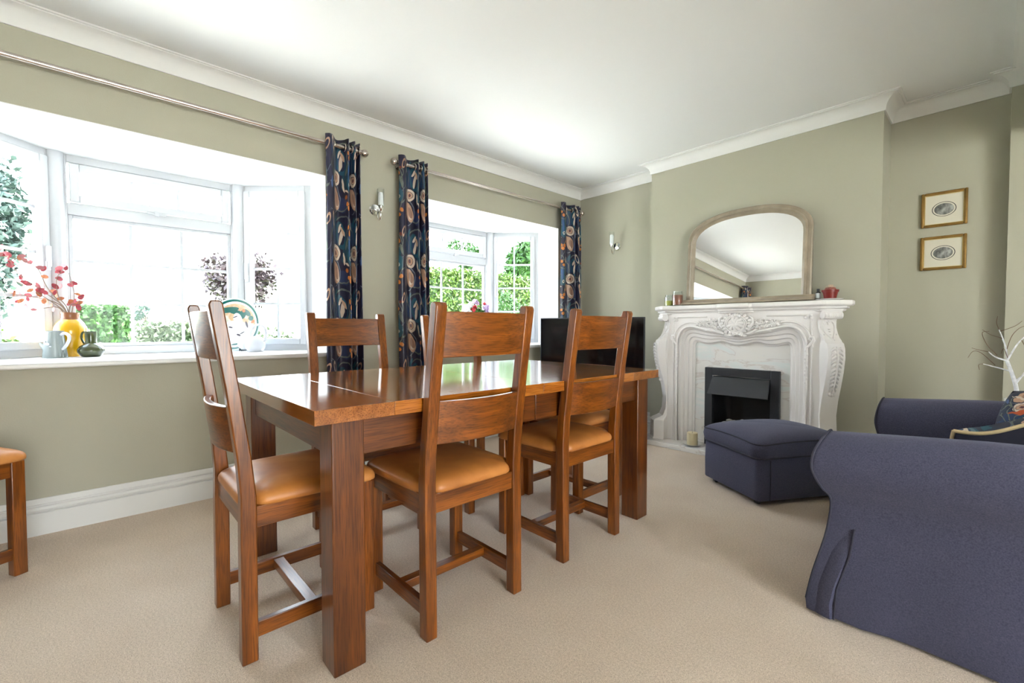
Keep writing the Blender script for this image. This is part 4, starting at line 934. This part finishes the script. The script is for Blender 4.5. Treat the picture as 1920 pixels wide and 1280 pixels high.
# ---------------------------------------------------------------- flowers on the far window sill
fv = thing('vase', 'clear glass vase of cut flowers on the far sill', 'vase', (-3.52, 2.77, SZ)); obj('body', MB().lathe([(.040, 0), (.052, .01), (.046, .10), (.055, .24), (.052, .24), (.042, .10), (.001, .012)], n=24), jarg, fv, smooth=True)
fl = thing('flower_bunch', 'bunch of red, lilac and white flowers on the far sill', 'flowers', (-3.52, 2.77, SZ+.165)); rn = random.Random(21)
red = plain('red petals', (.62, .03, .05), .5); lil = plain('lilac petals', (.52, .38, .62), .6); wht = plain('white petals', (.8, .78, .78), .6); grn = plain('leaf green', (.07, .20, .03), .5)
fp_ = [(-.10, .19, wht, .05), (-.06, .22, wht, .045), (-.075, .16, wht, .05), (-.03, .17, red, .036), (-.035, .235, red, .022), (.0, .205, red, .030), (.07, .17, red, .036), (.02, .26, lil, .035), (.045, .245, lil, .03), (.13, .20, lil, .045), (.15, .16, lil, .045), (.11, .24, red, .022), (.125, .15, lil, .04)]
for y_, z_, m_, s_ in fp_:
    b = MB(); c = Vector((rn.uniform(-.02, .05), y_*.95, z_))
    for k in range(16):
        a, e_ = rn.uniform(0, 2*pi), rn.uniform(-.6, 1.4); dd = Vector((cos(a)*cos(e_), sin(a)*cos(e_), sin(e_))); b.ball(c+dd*s_*.55, s_*.42, s_*.42, s_*.26, 7, 5, Matrix.Rotation(rn.uniform(0, 3), 3, 'X'))
    fo = obj('flower', b, m_, fl, smooth=True); obj('stem', MB().tube([(0, 0, -.13), (c.x*.4, c.y*.3, c.z*.5), c], .0025, 6), grn, fo)
obj('greenery', leaves((.01, .03, .14), (.05, .09, .05), 260, .022), grn, fl)

# ---------------------------------------------------------------- painted twigs behind the armchair
tw = thing('twig_vase', 'tall pale floor vase behind the armchair, mostly hidden', 'vase', (.085, 3.60, 0)); obj('body', MB().lathe([(.06, 0), (.075, .05), (.085, .25), (.06, .46), (.035, .56), (.045, .62), (.040, .62), (.030, .55), (.05, .4), (.001, .1)], n=28), china, tw, smooth=True)
tg = thing('painted_branch', 'white painted bare branch with thin brown twigs at the right edge', 'branch', (.085, 3.60, .45))
wp = plain('white painted bark', (.72, .72, .74), .6, var=.25, vs=40); bt_ = plain('thin brown twig', (.16, .09, .06), .8)
def bpath(pts): return spline([(x*.66, dy, z*.93) for x, dy, z in pts], 5)
mainp = bpath([(0, 0, 0), (.005, 0, .16), (.0, 0, .24), (-.02, 0, .31), (-.055, .0, .40)]); obj('main_stem', MB().tube(mainp, [.0105-.003*i/len(mainp) for i in range(len(mainp))], 8), wp, tg, smooth=True)
kn = (-.055, 0, .40)
wb = [[kn, (-.065, .02, .48), (-.105, .02, .58)], [kn, (-.12, -.02, .42), (-.16, -.02, .45)], [(-.03, 0, .34), (-.10, .02, .355), (-.19, .02, .375)], [kn, (.0, .0, .50), (.06, .02, .56)], [(-.01, 0, .28), (.05, .0, .33), (.14, 0, .36)], [(-.01, 0, .26), (.09, .03, .40), (.16, .03, .47)]]
for p in wb: P = bpath(p); obj('side_branch', MB().tube(P, [.0048*(1-.6*i/len(P)) for i in range(len(P))], 6), wp, tg, smooth=True)
rn = random.Random(4)
tb_ = [[(-.105, .02, .58), (-.12, .02, .62), (-.115, .02, .66)], [(-.16, -.02, .45), (-.22, 0, .46), (-.26, .0, .47)], [(-.085, .02, .53), (-.15, .0, .55), (-.20, 0, .58)], [(-.11, 0, .43), (-.17, .02, .49), (-.20, .0, .56), (-.16, 0, .57)], [(-.12, .02, .37), (-.20, 0, .44), (-.25, 0, .45), (-.28, 0, .41)], [(-.19, .02, .375), (-.215, 0, .37), (-.21, 0, .34)], [(-.06, .02, .46), (-.03, 0, .55), (.03, 0, .60), (.10, 0, .58)], [(.02, 0, .52), (.05, 0, .48), (.11, 0, .50)], [(-.10, .02, .57), (-.02, 0, .60), (.02, 0, .63)], [(-.05, 0, .41), (-.075, 0, .47), (-.09, 0, .44)]]
for p in tb_: P = bpath(p); obj('thin_twig', MB().tube(P, [.0018*(1-.5*i/len(P)) for i in range(len(P))], 5), bt_, tg, smooth=True)
